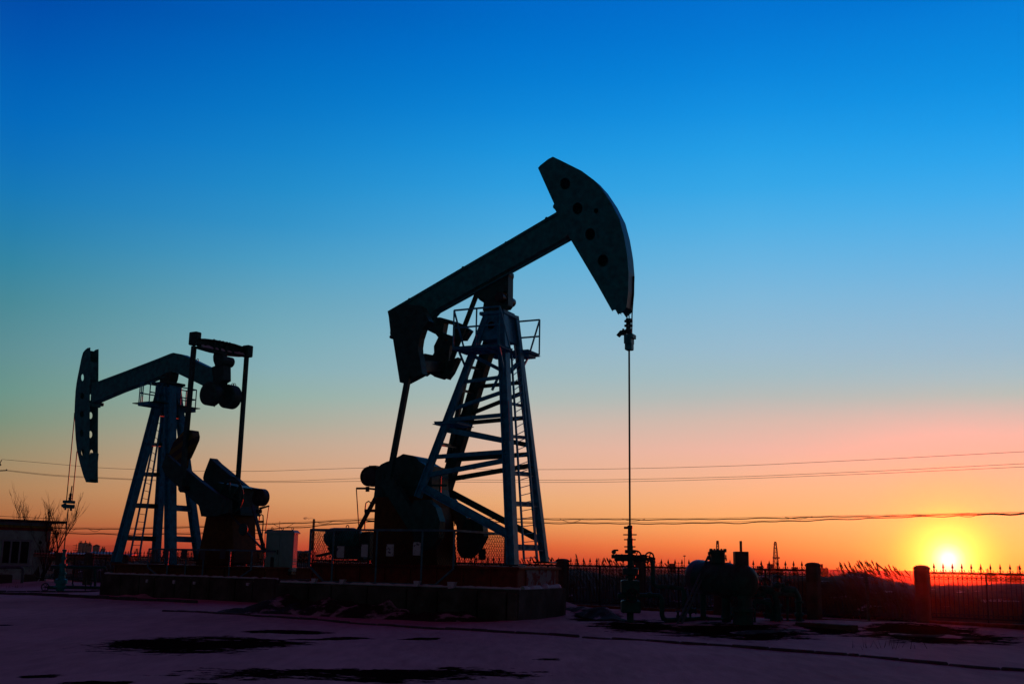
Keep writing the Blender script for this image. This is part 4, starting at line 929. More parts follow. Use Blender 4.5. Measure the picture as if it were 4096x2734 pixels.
mb = MB(); mb.cyl(p(2458,2229), p(2521,2229), 13.5*px, 14); mb.cyl(p(2462,2229), p(2470,2229), 15*px, 14); mb.cyl(p(2484,2229), p(2490,2229), 15*px, 14); arm = mb.build('side_arm', greend, wh)
mb = MB(); mb.tube([p(2461,2228), p(2453,2228), p(2453,2215)], 3.5*px, 8); mb.lathe(p(2455,2206) - Y1*.05, Y1, [(0,.01),(.01,8.5*px),(.08,8.5*px),(.09,.01)], 20); mb.bar(p(2455,2199), p(2473,2199), .05, .045); mb.box(p(2452,2224), .08, .08, .1); mb.build('pressure_gauge', greend, arm)
mb = MB(); mb.cyl(p(2521,2229), p(2588,2231), 11.5*px, 14); mb.cyl(p(2560,2230), p(2582,2230), 14*px, 14); mb.cyl(p(2585,2233), p(2620,2234), 5*px, 10); mb.cyl(p(2613,2234), p(2621,2234), 6*px, 10); arm2 = mb.build('side_arm', greend, wh)
mb = MB(); mb.wheel(p(2545,2222,-.1), V((.5,1,0)), 19*px, .022, 4); mb.tube([p(2545,2222,-.1), p(2545,2222,.2)], .02, 6); mb.build('handwheel', steel, arm2)
mb = MB(); mb.wheel(p(2598,2225,-.1), V((.35,1,0)), 16*px, .022, 4); mb.tube([p(2598,2225,-.1), p(2598,2232,.15)], .02, 6); mb.build('handwheel', steel, arm2)
mb = MB(); mb.wheel(p(2529,2380,-.32), V((.8,1,0)), 25*px, .02, 5); mb.tube([p(2529,2380,-.32), p(2526,2380,0)], .02, 6); mb.build('handwheel', steel, wh)
mb = MB(); mb.cyl(p(2556,2379), p(2634,2379), 8*px, 12); mb.cyl(p(2470,2380), p(2500,2380), 9*px, 12); mb.cyl(p(2590,2379), p(2606,2379), 13*px, 14); mb.build('lower_arm', greend, wh)
mb = MB(); mb.tube([p(2606,2240), p(2610,2250), p(2612,2275), p(2612,2320), p(2616,2335), p(2630,2344), p(2690,2346), p(2730,2352), p(2737,2375), p(2738,2470)], 8.5*px, 10); mb.build('flow_pipe', greend, wh)
mb = MB(); mb.tube([p(2630,2380), p(2642,2383), p(2648,2395), p(2648,2455), p(2652,2470), p(2664,2478), p(2720,2477,.2), p(2790,2474,.5), p(2830,2472,.6)], 9.5*px, 10); mb.build('outlet_pipe', greend, wh)
mb = MB(); q = p(2712,2470); mb.tube([q, q+UP*.16], .03, 6); mb.ring(q+UP*.17, UP, .06, .015, 14, 5); mb.lathe(q, UP, [(0,.05),(.06,.05),(.1,.03)], 8); mb.build('tap', steel, wh)

# ------------------------------------------------------------------ barrel tank with its pipework
c = G(2880, 2500); y0 = c.y + .4; px = y0/FOC*1.03; p = lambda u, v, dy=0.0: Y(u, v, y0+dy)
tk = thing('barrel_tank', 'dark horizontal barrel tank on legs with a flanged neck, beside the near wellhead', 'tank', c)
axb = (p(3000,2330,-.9) - p(2780,2300,.7)).normalized()
A, B = p(2790,2303,.75), p(2985,2330,-.75); R_ = 64*px; Lb = (B-A).length; dA = (B-A).normalized()
mb = MB(); mb.lathe(A, dA, [(-.16,.02),(-.15,R_*.45),(-.1,R_*.8),(-.03,R_*.96),(.03,R_),(Lb-.03,R_),(Lb+.06,R_*.9),(Lb+.13,R_*.6),(Lb+.16,.02)], 36); tb = mb.build('barrel', greend, tk, True)
mb = MB(); mb.lathe(A - dA*.005, dA, [(-.17,.02),(-.16,R_*.46),(-.11,R_*.81),(-.035,R_*.97),(.02,R_*1.006),(.2,R_*1.006),(.2,R_*.98)], 36); mb.build('pale_end', galv, tb, True)
mb = MB()
for q in (.3,.62,.95): mb.ring(A + dA*Lb*q, dA, R_, .02, 36, 5)
mb.build('seam', greend, tb)
mb = MB(); mb.lathe(p(2872,2250), UP, [(0,27*px),(40*px,27*px),(41*px,33*px),(48*px,33*px),(49*px,30*px)], 24); nk = mb.build('neck', greend, tk)
for k in range(14):
    a = 2*pi*k/14; q = p(2872,2203) + V((cos(a), sin(a), 0))*30*px; MB().cyl(q, q+UP*9.5*px, .02, 6).build('bolt', steel, nk)
mb = MB(); mb.cyl(p(2846,2212), p(2832,2212), 7*px, 10); mb.cyl(p(2905,2242), p(2903,2218), 2.4*px, 8); mb.lathe(p(2903,2235), UP, [(0,5*px),(5*px,4*px),(6*px,2*px)], 8); mb.build('side_nozzle', greend, nk)
mb = MB(); w = 50*px; mb.box(p(2964,2250,-.5), w, w*.9, 84*px, X1, Y1, UP, bev=.01); bx = mb.build('vent_box', steel, tk)
mb = MB(); mb.bar(p(2964,2212,-.5), p(2963,2162,-.5), 8*px, 8*px, Y1); mb.build('vent_pipe', steel, bx)
for u, v0, v1, r, dy in ((2813,2340,2505,11,.5),(2905,2380,2470,17,-.1),(2972,2370,2440,22,-.7)): MB().cyl(p(u,v1,dy) - UP*.15, p(u,v0,dy), r*px, 14).build('leg', greend, tk)
mb = MB(); mb.lathe(V((p(2972,2480,-.7).x, p(2972,2480,-.7).y, -.15)), UP, [(0,37*px),(.15+52*px,37*px),(.15+54*px,44*px),(.15+66*px,44*px),(.15+70*px,35*px),(.15+110*px,33*px)], 24); mb.build('sump', greend, tk)
mb = MB(); a, b = p(2842,2222,.2), p(2713,2552,-.4); b.z = -.05; d = b-a
for sx in (-.055,.055): mb.tube([a+X1*sx, b+X1*sx], .028, 6)
st = mb.build('ladder', galv, tk)
for k in range(11): MB().tube([a+d*((k+.5)/11)-X1*.055, a+d*((k+.5)/11)+X1*.055], .014, 5).build('rung', galv, st)
mb = MB(); mb.tube([p(2834,2222,.2), p(2840,2224,.2), p(2846,2232,.1)], 5*px, 8); mb.lathe(p(2836,2238,.2), UP, [(0,6*px),(.04,7*px),(14*px,5*px)], 10); mb.build('relief_valve', greend, tk)
def manifold(name, label, parts):
    c = parts[0][1][0]; t = thing(name, label, 'pipework', V((c.x, c.y, 0)))
    for nm_, pts, r, m in parts: MB().tube(pts, r*px, 10).build(nm_, m, t)
    return t
man = manifold('pipe_manifold', 'low tangle of dark pipes between the barrel tank and the open fence end', [
   ('main_pipe', [p(2830,2474,.4), p(2905,2478,.4), p(3000,2485,.4), p(3120,2486,.4), p(3215,2484,.5)], 9, greend),
   ('return_pipe', [p(3010,2406,.1), p(3030,2404,.1), p(3060,2406,.1), p(3080,2410,.1), p(3090,2440,.1), p(3091,2500,.1)], 10, greend),
   ('upright_pipe', [p(3110,2528,0), p(3110,2440,0), p(3106,2400,0), p(3098,2370,0), p(3080,2356,0), p(3040,2352,-.1)], 13, greend),
   ('upright_pipe', [p(3196,2520,.3), p(3196,2450,.3), p(3194,2390,.3), p(3180,2360,.3), p(3130,2352,.2)], 12, greend),
   ('stub_post', [p(3071,2472,.3), p(3071,2400,.3), p(3071,2392,.3)], 13, greend),
   ('cross_pipe', [p(2990,2345,-.3), p(3060,2362,0), p(3105,2372,0), p(3190,2380,.3)], 8, greend)])
mb = MB()
for u, v, r, h in ((3110,2480,20,14),(3110,2424,18,10),(3196,2462,17,12),(3196,2410,16,8),(3071,2460,17,10),(2905,2470,20,12)): mb.lathe(p(u,v,.1), UP, [(0,r*px),(h*px,r*px)], 16)
mb.build('pipe_flange', greend, man)
for q, a_ in ((p(3048,2431,-.2), V((.4,1,0))),(p(2890,2505,-.3), V((.5,1,0))),(p(2936,2400,-1.1), V((.4,1,.3)))): MB().wheel(q, a_, 13*px, .02, 5).build('handwheel', steel, man)
mb = MB(); mb.tube([p(2880,2492,-.1), p(2930,2506,-.2), p(3000,2508,-.2), p(3100,2512,-.2)], 7*px, 8); mb.build('ground_pipe', greend, man)
for u, v, dy, s_ in ((3026,2372,-.2,1.0),(3062,2352,0,.9),(3112,2338,.2,.8),(3152,2366,.3,1.0),(2950,2462,-.5,.9),(2760,2440,.3,.8)):
    b_ = p(u, v, dy); mb = MB(); mb.lathe(b_ - UP*.1*s_, UP, [(0,.05),(.02,.1*s_),(.1*s_,.13*s_),(.18*s_,.1*s_),(.2*s_,.06*s_),(.32*s_,.04*s_),(.34*s_,.02*s_)], 12); mb.cyl(b_ - X1*.2*s_, b_ + X1*.2*s_, .075*s_, 12); mb.cyl(b_ - X1*.21*s_, b_ - X1*.17*s_, .12*s_, 12); mb.cyl(b_ + X1*.17*s_, b_ + X1*.21*s_, .12*s_, 12)
    vb = mb.build('valve', greend, man); MB().wheel(b_ + UP*.27*s_, V((.15,.2,1)), .13*s_, .016, 4).build('handwheel', steel, vb)
mb = MB()
for pts in ([(3026,2372,-.2),(3020,2420,-.2),(3018,2490,-.2)], [(3152,2366,.3),(3150,2420,.3),(3150,2488,.3)], [(2760,2440,.3),(2762,2480,.3)], [(2990,2352,-.3),(2975,2420,-.4),(2950,2462,-.5),(2890,2474,-.2)], [(3062,2352,0),(3090,2340,.1),(3112,2338,.2),(3180,2350,.3),(3200,2380,.4)]): mb.tube([p(*q) for q in pts], 4.5*px, 8)
mb.build('branch_pipe', greend, man)
a, b = G(3195,2512), G(3420,2528)
tag(MB().bar(V((a.x,a.y,.06)), V((b.x,b.y,.07)), .26, .2).build('concrete_beam', conc, loc=a), 'dark concrete beam lying on the snow right of the pipework', 'beam')

# ------------------------------------------------------------------ far wellhead
c = G(240, 2362); y0 = c.y; px = y0/FOC; p = lambda u, v, dy=0.0: Y(u, v, y0+dy)
w2 = thing('wellhead', 'green wellhead with small handwheels between the small house and the bent beam pumpjack', 'wellhead', c)
mb = MB(); ax0 = p(240,2362); dd = V((.0,0,1))
prof = [(-.1,16),(.12,16),(.13,26),(.2,26),(.21,19),(.3,19),(.31,25),(.46,24),(.5,14),(.66,13),(.67,18),(.74,18),(.75,12),(1.0,11),(1.01,15),(1.1,15),(1.11,7),(1.25,7),(1.26,10),(1.36,10),(1.37,7),(1.6,7),(1.61,9),(1.68,9),(1.69,3)]
mb.lathe(V((c.x,c.y,0)), V((.022,0,1)), [(h, r*px) for h, r in prof], 18); mb.build('stem', green, w2)
mb = MB(); mb.cyl(p(205,2266), p(250,2266), 7*px, 12); mb.cyl(p(250,2266), p(424,2268,.3), 6*px, 12); mb.tube([p(380,2268,.3), p(380,2342,.3)], 5*px, 8); mb.build('upper_pipe', greend, w2)
mb = MB(); mb.cyl(p(190,2348), p(240,2348), 7*px, 12); mb.cyl(p(240,2346), p(420,2350,.2), 6.5*px, 12); mb.cyl(p(292,2346), p(292,2334), 3*px, 8); mb.cyl(p(363,2345), p(363,2332), 2.5*px, 8); mb.bar(p(357,2332), p(370,2332), .03, .03); mb.build('lower_pipe', greend, w2)
mb = MB(); mb.wheel(p(181,2346,-.15), V((-.6,1,0)), 14*px, .022, 5); mb.tube([p(181,2346,-.15), p(195,2348)], .025, 6); mb.build('handwheel', steel, w2)
for u, v, r in ((226,2287,9),(216,2300,8),(203,2272,8)):
    MB().wheel(p(u,v,-.25), V((-.3,1,0)), r*px, .018, 4).build('handwheel', steel, w2)
MB().tube([p(344,2330,.1) - UP*.3, p(344,2310,.1)], .03, 6).build('stub_post', steel, w2)

# ------------------------------------------------------------------ overhead lines
def wire(name, label, pts, y, r, wig=0.0, loops=(), seed=0, grp='overhead wires'):
    def at_(u):
        for (a, b), (c_, d_) in zip(pts, pts[1:]):
            if a <= u <= c_: 
                t = (u-a)/(c_-a); return b + (d_-b)*t
        return pts[-1][1]
    us_ = []; u = pts[0][0]
    while u < pts[-1][0]: us_.append(u); u += 24
    us_.append(pts[-1][0])
    # smooth the traced heights
    hv = [at_(u) for u in us_]
    for _ in range(10): hv = [hv[0]] + [(hv[i-1]+2*hv[i]+hv[i+1])/4 for i in range(1, len(hv)-1)] + [hv[-1]]
    q = []
    for u, v in zip(us_, hv):
        yy = y + (u-2048)*(-.004 if y < 100 else -.006)
        q.append(Y(u, v, yy) + UP*(wig*noise.noise(V((u*.011, seed, 0)))*1.0 - wig*.5))
    mb = MB(); mb.tube(q, r, 5)
    o = mb.build(name, cable, loc=q[0]); tag(o, label, 'wire', grp); return o, at_
U1 = [(8,1836),(150,1848),(393,1870),(700,1882),(1046,1884),(1150,1880),(1471,1869),(1800,1875),(2146,1877),(2400,1875),(2700,1869),(3000,1860),(3550,1834),(4140,1803),(5600,1720)]
U2 = [(29,1879),(210,1899),(600,1918),(1046,1924),(1150,1923),(1454,1911),(1818,1917),(2100,1919),(2400,1918),(2700,1912),(3000,1904),(3550,1881),(4140,1851),(5600,1772)]
U3 = [(29,1882),(210,1903),(600,1921),(1046,1928),(1150,1928),(1454,1923),(1818,1926),(2100,1928),(2400,1927),(2700,1921),(3000,1912),(3550,1891),(4140,1864),(5600,1788)]
wire('power_line', 'uppermost thin power line crossing behind both pumpjacks', U1, 130, .022)
wire('power_line', 'upper wire of the close pair below the topmost power line', U2, 130, .022)
wire('power_line', 'lower wire of the close pair below the topmost power line', U3, 130, .022)
A1 = [(-20,2062),(85,2067),(222,2073)]; 
wire('service_wire', 'thin wire running just over the roof of the small house', A1, 70, .016)
LA = [(-400,2090),(190,2110),(500,2112),(819,2104),(1027,2094),(1200,2089),(1498,2071),(1811,2069),(2166,2073),(2350,2074),(2750,2074),(3000,2070),(3560,2059),(4140,2047),(5600,2010)]
LB = [(-400,2104),(190,2127),(500,2135),(819,2130),(1150,2109),(1498,2080),(1811,2080),(2166,2088),(2350,2090),(2750,2090),(3000,2086),(3560,2066),(4140,2050),(5600,2012)]
for lab, pts, sd in (('upper', LA, 1), ('lower', LB, 2)):
    wire('telephone_cable', 'thin carrier wire of the %s telephone cable' % lab, [(u, v-2) for u, v in pts], 85, .012)
    wire('telephone_cable', 'thick sagging %s telephone cable tied below its carrier wire' % lab, pts, 85, .034, .10, seed=sd)
def loose(us, ue, pts, dv, label):
    q = []
    def h(u):
        for (a, b), (c_, d_) in zip(pts, pts[1:]):
            if a <= u <= c_: return b+(d_-b)*(u-a)/(c_-a)
    for k in range(15):
        u = us+(ue-us)*k/14; q.append(Y(u, h(u) + dv*sin(pi*k/14), 85 + (u-2048)*-.004))
    tag(MB().tube(q, .018, 5).build('loose_wire', cable, loc=q[0]), label, 'wire', 'overhead wires')
loose(268,304,LA,12,'short loose loop under the upper telephone cable, right of the far wellhead rod'); loose(352,408,LA,13,'loose loop under the upper telephone cable, before the front leg of the bent beam pumpjack')
loose(1090,1178,LA,18,'loose loop under the upper telephone cable, just above the pale cabinet'); loose(1262,1336,LA,10,'loose loop under the upper telephone cable, beside the striped chimney')
loose(2240,2330,LA,14,'loose loop under the upper telephone cable, left of the polished rod'); loose(2490,2580,LA,8,'shallow loose loop crossing the polished rod'); loose(3140,3250,LA,7,'shallow loose loop above the drilling derrick'); loose(3830,3915,LB,9,'loose loop above the right of the sun')
pb = Y(-22, 2235, 130); t = thing('utility_pole', 'utility pole with a crossarm at the edge of the frame above the house', 'utility pole', (pb.x, pb.y, -1))
tp = Y(-12, 1872, 130); MB().tube([V((pb.x,pb.y,-1)), V((tp.x,pb.y,tp.z))], [.16,.11], 8).build('pole', wood, t)
MB().bar(Y(-60,1884,130), Y(28,1880,130), .1, .12).build('crossarm', wood, t)
mb = MB()
mb.bar(V((tp.x,pb.y,tp.z)), Y(7,1838,130), .09, .07); mb.cyl(Y(3,1860,130), Y(-2,1853,130), .1, 8); mb.build('top_bracket', steel, t)
MB().lathe(Y(26,1881,130), UP, [(0,.05),(.05,.09),(.1,.05),(.14,.08),(.18,.04)], 10).build('insulator', white, t)
# ------------------------------------------------------------------ far side of the fence: oil field, silos, sheds
def far_pump(u, v0, y, s, flip, label, tilt):
    b = Y(u, v0, y); b.z = ground_h(b.x, b.y); mb = MB(); k = s; X = V((flip,0,0))
    def q(a, z): return b + X*a*k + UP*z*k
    piv = q(0, 6.2); d = (X*cos(tilt) + UP*sin(tilt)); nn = (UP*cos(tilt) - X*sin(tilt))
    mb.bar(piv - d*3.4*k, piv + d*3.6*k, .5*k, .6*k)
    mb.prism([piv + d*3.3*k + nn*2.3*k, piv + d*3.9*k + nn*2.0*k, piv + d*4.5*k + nn*.3*k, piv + d*4.3*k - nn*1.6*k, piv + d*3.6*k - nn*2.3*k, piv + d*3.2*k], V((0,1,0)), .6*k)
    for a in (-1.5, 1.6): mb.bar(q(a,0), piv, .3*k, .3*k)
    mb.bar(q(-3.2,2), piv - d*3.3*k, .2*k, .2*k); mb.box(q(-3.2,1.1), 2.2*k, 1.6*k, 2.2*k); mb.bar(q(-4.4,3.2), q(-2.6,1.4), .5*k, .9*k); mb.box(q(-1,.2), 8*k, 2*k, .5*k)
    mb.bar(q(4.3,0), q(4.3,5.2), .1*k, .1*k)
    o = mb.build('distant_pumpjack', farm, loc=b); return tag(o, label, 'pumpjack')
far_pump(228, 2215, 520, .78, -1, 'tiny distant pumpjack with its head tipped up beside the bare tree', .5)
far_pump(268, 2215, 560, .62, 1, 'tiny distant pumpjack with a level beam just past the far wellhead', .03)
far_pump(3285, 2290, 620, .7, 1, 'tiny distant pumpjack just past the dark pillar at the open fence end', -.2)
far_pump(3335, 2290, 680, .6, 1, 'tiny distant pumpjack near the first reed plumes', .15)
def silo(u0, u1, vt, y, label, tops=1):
    a, b = Y(u0, vt, y), Y(u1, vt, y); r = (b.x-a.x)/2; c = (a+b)/2; g = ground_h(c.x, y)
    t = thing('grain_silo', label, 'silo', (c.x, y, g)); mb = MB(); mb.lathe((c.x, y, g), UP, [(0,r),(c.z-g,r)], 24); mb.build('shell', silom, t)
    mb = MB(); mb.lathe((c.x, y, c.z), UP, [(0,r*1.02),(.3,r*1.02),(r*.45,r*.3),(r*.5,r*.2)], 24); mb.build('roof', farm, t)
    mb = MB()
    for k in range(tops): mb.box((c.x+(k-.5*(tops-1))*r*.7, y, c.z+r*.7), r*.3, r*.3, r*1.0)
    mb.ring((c.x, y, c.z+1.0), UP, r*.98, .09, 20, 4); mb.build('hatch', farm, t); return t
silo(314,332,2172,1500,'tallest pale grain silo, nearest the utility pole',2); silo(331,352,2173,1490,'middle silo of the tall pale trio',1); silo(351,366,2174,1480,'third tall pale silo, right end of the trio',1)
silo(344,370,2181,1460,'shorter pale silo standing before the tall trio',0); silo(372,401,2183,1450,'wide pale silo apart from the tall trio',0); silo(403,423,2196,1440,'small low silo at the end of the row',2)
def shed(u0, u1, v, y, depth, label, m=shedm, ridge=.9, wallm=None):
    a, b = Y(u0, v, y), Y(u1, v, y); z = a.z; g = min(ground_h(a.x, y), ground_h(b.x, y)) - .3
    t = thing('storage_shed', label, 'shed', ((a.x+b.x)/2, y, g)); mb = MB()
    mb.hexa([V((a.x,y,g)), V((b.x,y,g)), V((b.x,y+depth,g)), V((a.x,y+depth,g))], [V((a.x,y,z)), V((b.x,y,z)), V((b.x,y+depth,z)), V((a.x,y+depth,z))]); mb.build('wall', wallm or farm, t)
    mb = MB(); mb.loft([[V((x,y-.4,z)), V((x,y+depth+.4,z)), V((x,y+depth/2,z+ridge))] for x in (a.x-.5, b.x+.5)]); mb.build('roof', m, t); return t
shed(150,355,2212,660,16,'long blue shed under the distant pumpjacks'); shed(352,470,2213,680,18,'long blue shed under the grain silos', ridge=1.4); shed(462,520,2219,640,14,'low dark blue shed beside the front leg of the bent beam pumpjack')
shed(1168,1192,2201,700,14,'flat pale building left of the striped chimney', shedm, .2); shed(1185,1248,2205,720,16,'long low brown building below the striped chimney', mat('brown_sheet', (.12,.08,.05), .8), .2, mat('brown_sheet', (.12,.08,.05), .8)); shed(1218,1243,2201,705,14,'flat grey building beside the striped chimney', shedm, .2); shed(1010,1056,2200,700,14,'dark building seen left of the pale cabinet', shedm, .2)
def lattice(name, label, cat, u, vt, y, wb_, wt, lev, r, extras=None):
    tp = Y(u, vt, y); g = ground_h(tp.x, y); t = thing(name, label, cat, (tp.x, y, g)); mb = MB(); H = tp.z-g
    def cn(k, sx, sy): 
        w = wb_+(wt-wb_)*k; return V((tp.x+sx*w/2, y+sy*w/2, g+H*k))
    for sx in (-1,1):
        for sy in (-1,1): mb.bar(cn(0,sx,sy), cn(1,sx,sy), r*2, r*2)
    lv = [k/lev for k in range(lev+1)]
    for a, b in zip(lv, lv[1:]):
        for sy in (-1,1):
            mb.bar(cn(a,-1,sy), cn(b,1,sy), r, r); mb.bar(cn(a,1,sy), cn(b,-1,sy), r, r); mb.bar(cn(b,-1,sy), cn(b,1,sy), r, r)
        for sx in (-1,1): mb.bar(cn(a,sx,-1), cn(b,sx,1), r, r); mb.bar(cn(b,sx,-1), cn(b,sx,1), r, r)
    mb.build('lattice_mast', farm, t); return t, tp, g, H
t, tp, g, H = lattice('drilling_derrick', 'distant lattice drilling derrick right of the barrel tank', 'derrick', 3101, 2170, 620, 3.3, 1.1, 9, .14)
MB().box((tp.x+.3, 620, g+H*.55), 3.2, 3.0, .8).build('monkey_board', farm, t); MB().box((tp.x, 620, tp.z+.3), 1.1, 1.1, .9).build('crown_block', farm, t)
mb = MB(); mb.box((tp.x, 620, g+2), 7, 5, 4); mb.box((tp.x-3, 620, g+3.2), 3, 3, 6.4); mb.build('substructure', farm, t)
t, tp, g, H = lattice('drilling_derrick', 'distant lattice derrick whose top shows over the barrel tank neck', 'derrick', 2870, 2165, 560, 2.2, .9, 11, .12)
MB().box((tp.x, 560, tp.z-.4), 1.0, 1.0, 1.9).build('crown_block', farm, t)
for u, vt, y, lab in ((2393,2231,1300,'small distant power pylon over the fence left of the near wellhead'),(548,2192,1100,'small distant power pylon seen through the front legs of the bent beam pumpjack'),(4073,2262,1200,'small distant power pylon right of the sun'),(3950,2272,1400,'tiny distant pylon beside the sun, over the fence'),(2305,2232,1200,'small distant pylon above the fence pillar at the foundation end')):
    t, tp, g, H = lattice('power_pylon', lab, 'pylon', u, vt, y, 4.2, .7, 6, .12)
    mb = MB()
    for k, w in ((.72,7),(.84,6),(.95,4.5)): mb.bar(V((tp.x-w/2,y,g+H*k)), V((tp.x+w/2,y,g+H*k)), .25, .25)
    mb.build('crossarm', farm, t)
tp = Y(1256, 2074, 900); g = ground_h(tp.x, 900)
t = thing('factory_chimney', 'tall striped factory chimney with a little smoke, left of the railing cage', 'chimney', (tp.x, 900, g))
stripe_r = mat('red_stripe', (.25,.03,.02), .8, bump=0); stripe_w = mat('white_stripe', (.4,.38,.36), .8, bump=0)
mb = MB(); mb.lathe((tp.x,900,g), UP, [(0,1.25),(tp.z-g,.92)], 16); mb.build('shaft', farm, t)
for k in range(4):
    z = tp.z - 4.5 - k*4.2; MB().lathe((tp.x,900,z), UP, [(0,1.02+k*.03),(2.0,1.0+k*.03)], 16).build('stripe', stripe_w if k % 2 else stripe_r, t)
mb = MB(); rnd = random.Random(4)
smk = bpy.data.materials.new('thin_smoke'); smk.use_nodes = True; N, L = nt(smk); N.remove(N['Principled BSDF']); vv = N.new('ShaderNodeVolumePrincipled'); vv.inputs['Density'].default_value = .35; vv.inputs['Color'].default_value = (.3,.28,.28,1); L.new(vv.outputs[0], N['Material Output'].inputs['Volume'])
for k in range(7):
    c = V((tp.x - 1.0 - k*1.05, 900, tp.z + .5 + .3*sin(k*1.7))); R_ = .55+.14*k*rnd.uniform(.6,1.2)
    mb.lathe(c - UP*R_*.7, UP, [(R_*.7*(1-cos(pi*j/8)), max(.01, R_*sin(pi*j/8))) for j in range(9)], 12)
so = struct(mb.build('chimney_smoke', smk, loc=tp), 'stuff')
for u, vt, y, lab in ((2738,2222,700,'tall lamp mast with a flat crown of lights, left of the barrel tank'),(3922,2275,600,'short lamp mast beside the sun, over the fence')):
    tp = Y(u, vt, y); g = ground_h(tp.x, y); t = thing('lamp_mast', lab, 'lamp post', (tp.x, y, g))
    MB().tube([V((tp.x,y,g)), V((tp.x,y,tp.z))], [.22,.14], 8).build('pole', farm, t)
    MB().lathe((tp.x,y,tp.z-.25), UP, [(0,.2),(.15,1.0),(.4,1.1),(.55,.5),(.7,.1)], 12).build('lamp_head', farm, t)
for u, vt, y, lab, arms in ((306,2174,420,'distant telegraph pole left of the grain silos',3),(505,2205,500,'tiny pole on the skyline left of the front leg',1),(2640,2247,500,'thin pole above the fence between the wellhead and lamp mast',1),(2714,2246,520,'thin pole above the fence left of the lamp mast',1),(3355,2264,420,'thin pole among the distant pumps past the open fence end',1),(3598,2275,300,'thin pole over the reed bank',0),(3653,2274,300,'thin pole just left of the glowing red pillar',0),(3640,2280,500,'short pole by the last reeds',0)):
    tp = Y(u, vt, y); g = ground_h(tp.x, y); t = thing('telegraph_pole', lab, 'pole', (tp.x, y, g))
    MB().tube([V((tp.x,y,g)), V((tp.x,y,tp.z))], [.13*y/420,.09*y/420], 6).build('pole', farm, t)
    for k in range(arms): MB().bar(V((tp.x-1.2,y,tp.z-.5-k*.9)), V((tp.x+1.2,y,tp.z-.6-k*.9)), .12, .14).build('crossarm', farm, t)
for k in range(5):
    q = []; 
    for i in range(13):
        u = 190 + (470-190)*i/12; q.append(Y(u, 2177+k*4.2+ (3*(1-((i-6)/6)**2)) + (u-190)*.01, 425))
    tag(MB().tube(q, .035, 4).build('telegraph_wire', farm, loc=q[0]), 'hair thin wire strung to the distant telegraph pole by the silos', 'wire', 'wires of the distant telegraph pole')
for u, vt, w, y, lab in ((3287,2254,8,640,'slim distant plant chimney beyond the open fence end'),(3296,2270,26,650,'block of distant plant units beyond the open fence end'),(3405,2284,24,520,'low dark unit on the skyline behind the reeds'),(3432,2284,30,520,'wider low dark unit on the skyline behind the reeds'),(2448,2252,0,0,None),(2690,2252,22,600,'low distant block on the skyline left of the tank'),(3036,2262,16,600,'distant dark unit on the skyline right of the vent box'),(3048,2258,7,620,'slim distant stack right of the vent box'),(3180,2266,20,640,'distant low unit left of the dark pillar'),(4050,2290,40,500,'distant low hut over the fence right of the sun'),(3965,2288,34,520,'distant low hut under the lamp mast beside the sun')):
    if not lab: continue
    tp = Y(u, vt, y); g = ground_h(tp.x, y); ww = w*y/FOC
    o = MB().box((tp.x, y, (tp.z+g)/2), ww, ww, tp.z-g, bev=.1).build('plant_unit', farm, loc=(tp.x,y,g)); tag(o, lab, 'industrial unit')

# ------------------------------------------------------------------ reed bank
def blades(name, n, area, h0, h1, lean, w, seed, m=reedm):
    rnd = random.Random(seed); mb = MB()
    for k in range(n):
        p = area(rnd); 
        if p is None: continue
        g = ground_h(p.x, p.y); h = rnd.uniform(h0, h1)*(1 if len(p) < 3 or p.z == 0 else p.z); l = h*(lean+rnd.uniform(-.25,.25)); yy = rnd.uniform(-.15,.15)*h
        a = V((p.x, p.y, g-.03)); b = a + V((-l*.25, yy*.5, h*.6)); c = a + V((-l, yy, h)); ww = w*rnd.uniform(.6,1.4)*(p.y/35); t = rnd.uniform(0, pi); s_ = V((cos(t)*.8+.2, sin(t)*.4, 0))*ww
        mb.add([a-s_, a+s_, b+s_*.8, b-s_*.8, c], [(0,1,2,3), (3,2,4)])
    return mb.build(name, m)
def band_area(u0, u1, d0, d1, hf=None):
    def fn(r):
        u = r.uniform(u0, u1); d = ray(u, 2260); d = V((d.x, d.y, 0)); p = d*((FC + r.uniform(d0, d1)) / d.dot(FN)); p.z = hf(u) if hf else 0; return p
    return fn
def hf(u):
    return 1.0 if u < 3450 else max(.55, 1.0 - (u-3450)/210*.35) if u < 3680 else .66
rb = blades('reed_bed', 19000, band_area(2900, 4800, 2.5, 16, hf), .85, 1.22, .35, .010, 3); struct(rb, 'stuff')
rb = blades('reed_bed', 9000, band_area(300, 2950, 3, 15), .85, 1.22, .35, .012, 4); struct(rb, 'stuff')
def bank(name, u0, u1, d0, d1, h, seed, m):
    k = 70; w = 10; vs = []
    for i in range(k+1):
        u = u0+(u1-u0)*i/k
        for j in range(w+1):
            d = ray(u, 2260); d = V((d.x, d.y, 0)); q = d*((FC + d0+(d1-d0)*j/w) / d.dot(FN)); s_ = j/w
            hh = h*(hf(u) if u > 2900 else .93)*sin(pi*min(1, s_*.75+.02))**.8*(.9+.25*noise.noise(V((q.x*.5, q.y*.5, seed)))); vs.append(V((q.x, q.y, ground_h(q.x, q.y)+hh-.05)))
    o = MB().add(vs, [(i*(w+1)+j, i*(w+1)+j+1, (i+1)*(w+1)+j+1, (i+1)*(w+1)+j) for i in range(k) for j in range(w)]).build(name, m, smooth=True); return struct(o)
brush = mat('brush_and_snow', (.05,.03,.02), .95, var=.5, scale=7, col2=(.55,.55,.6), thr=(.6,.66), scale2=1.3, bump=1.0, stretch=(.6,.6,1.6))
bank('reed_bank', 2900, 4850, 2.5, 16, 1.22, 3, brush); bank('reed_bank', 300, 2950, 3, 15, 1.05, 6, brush)
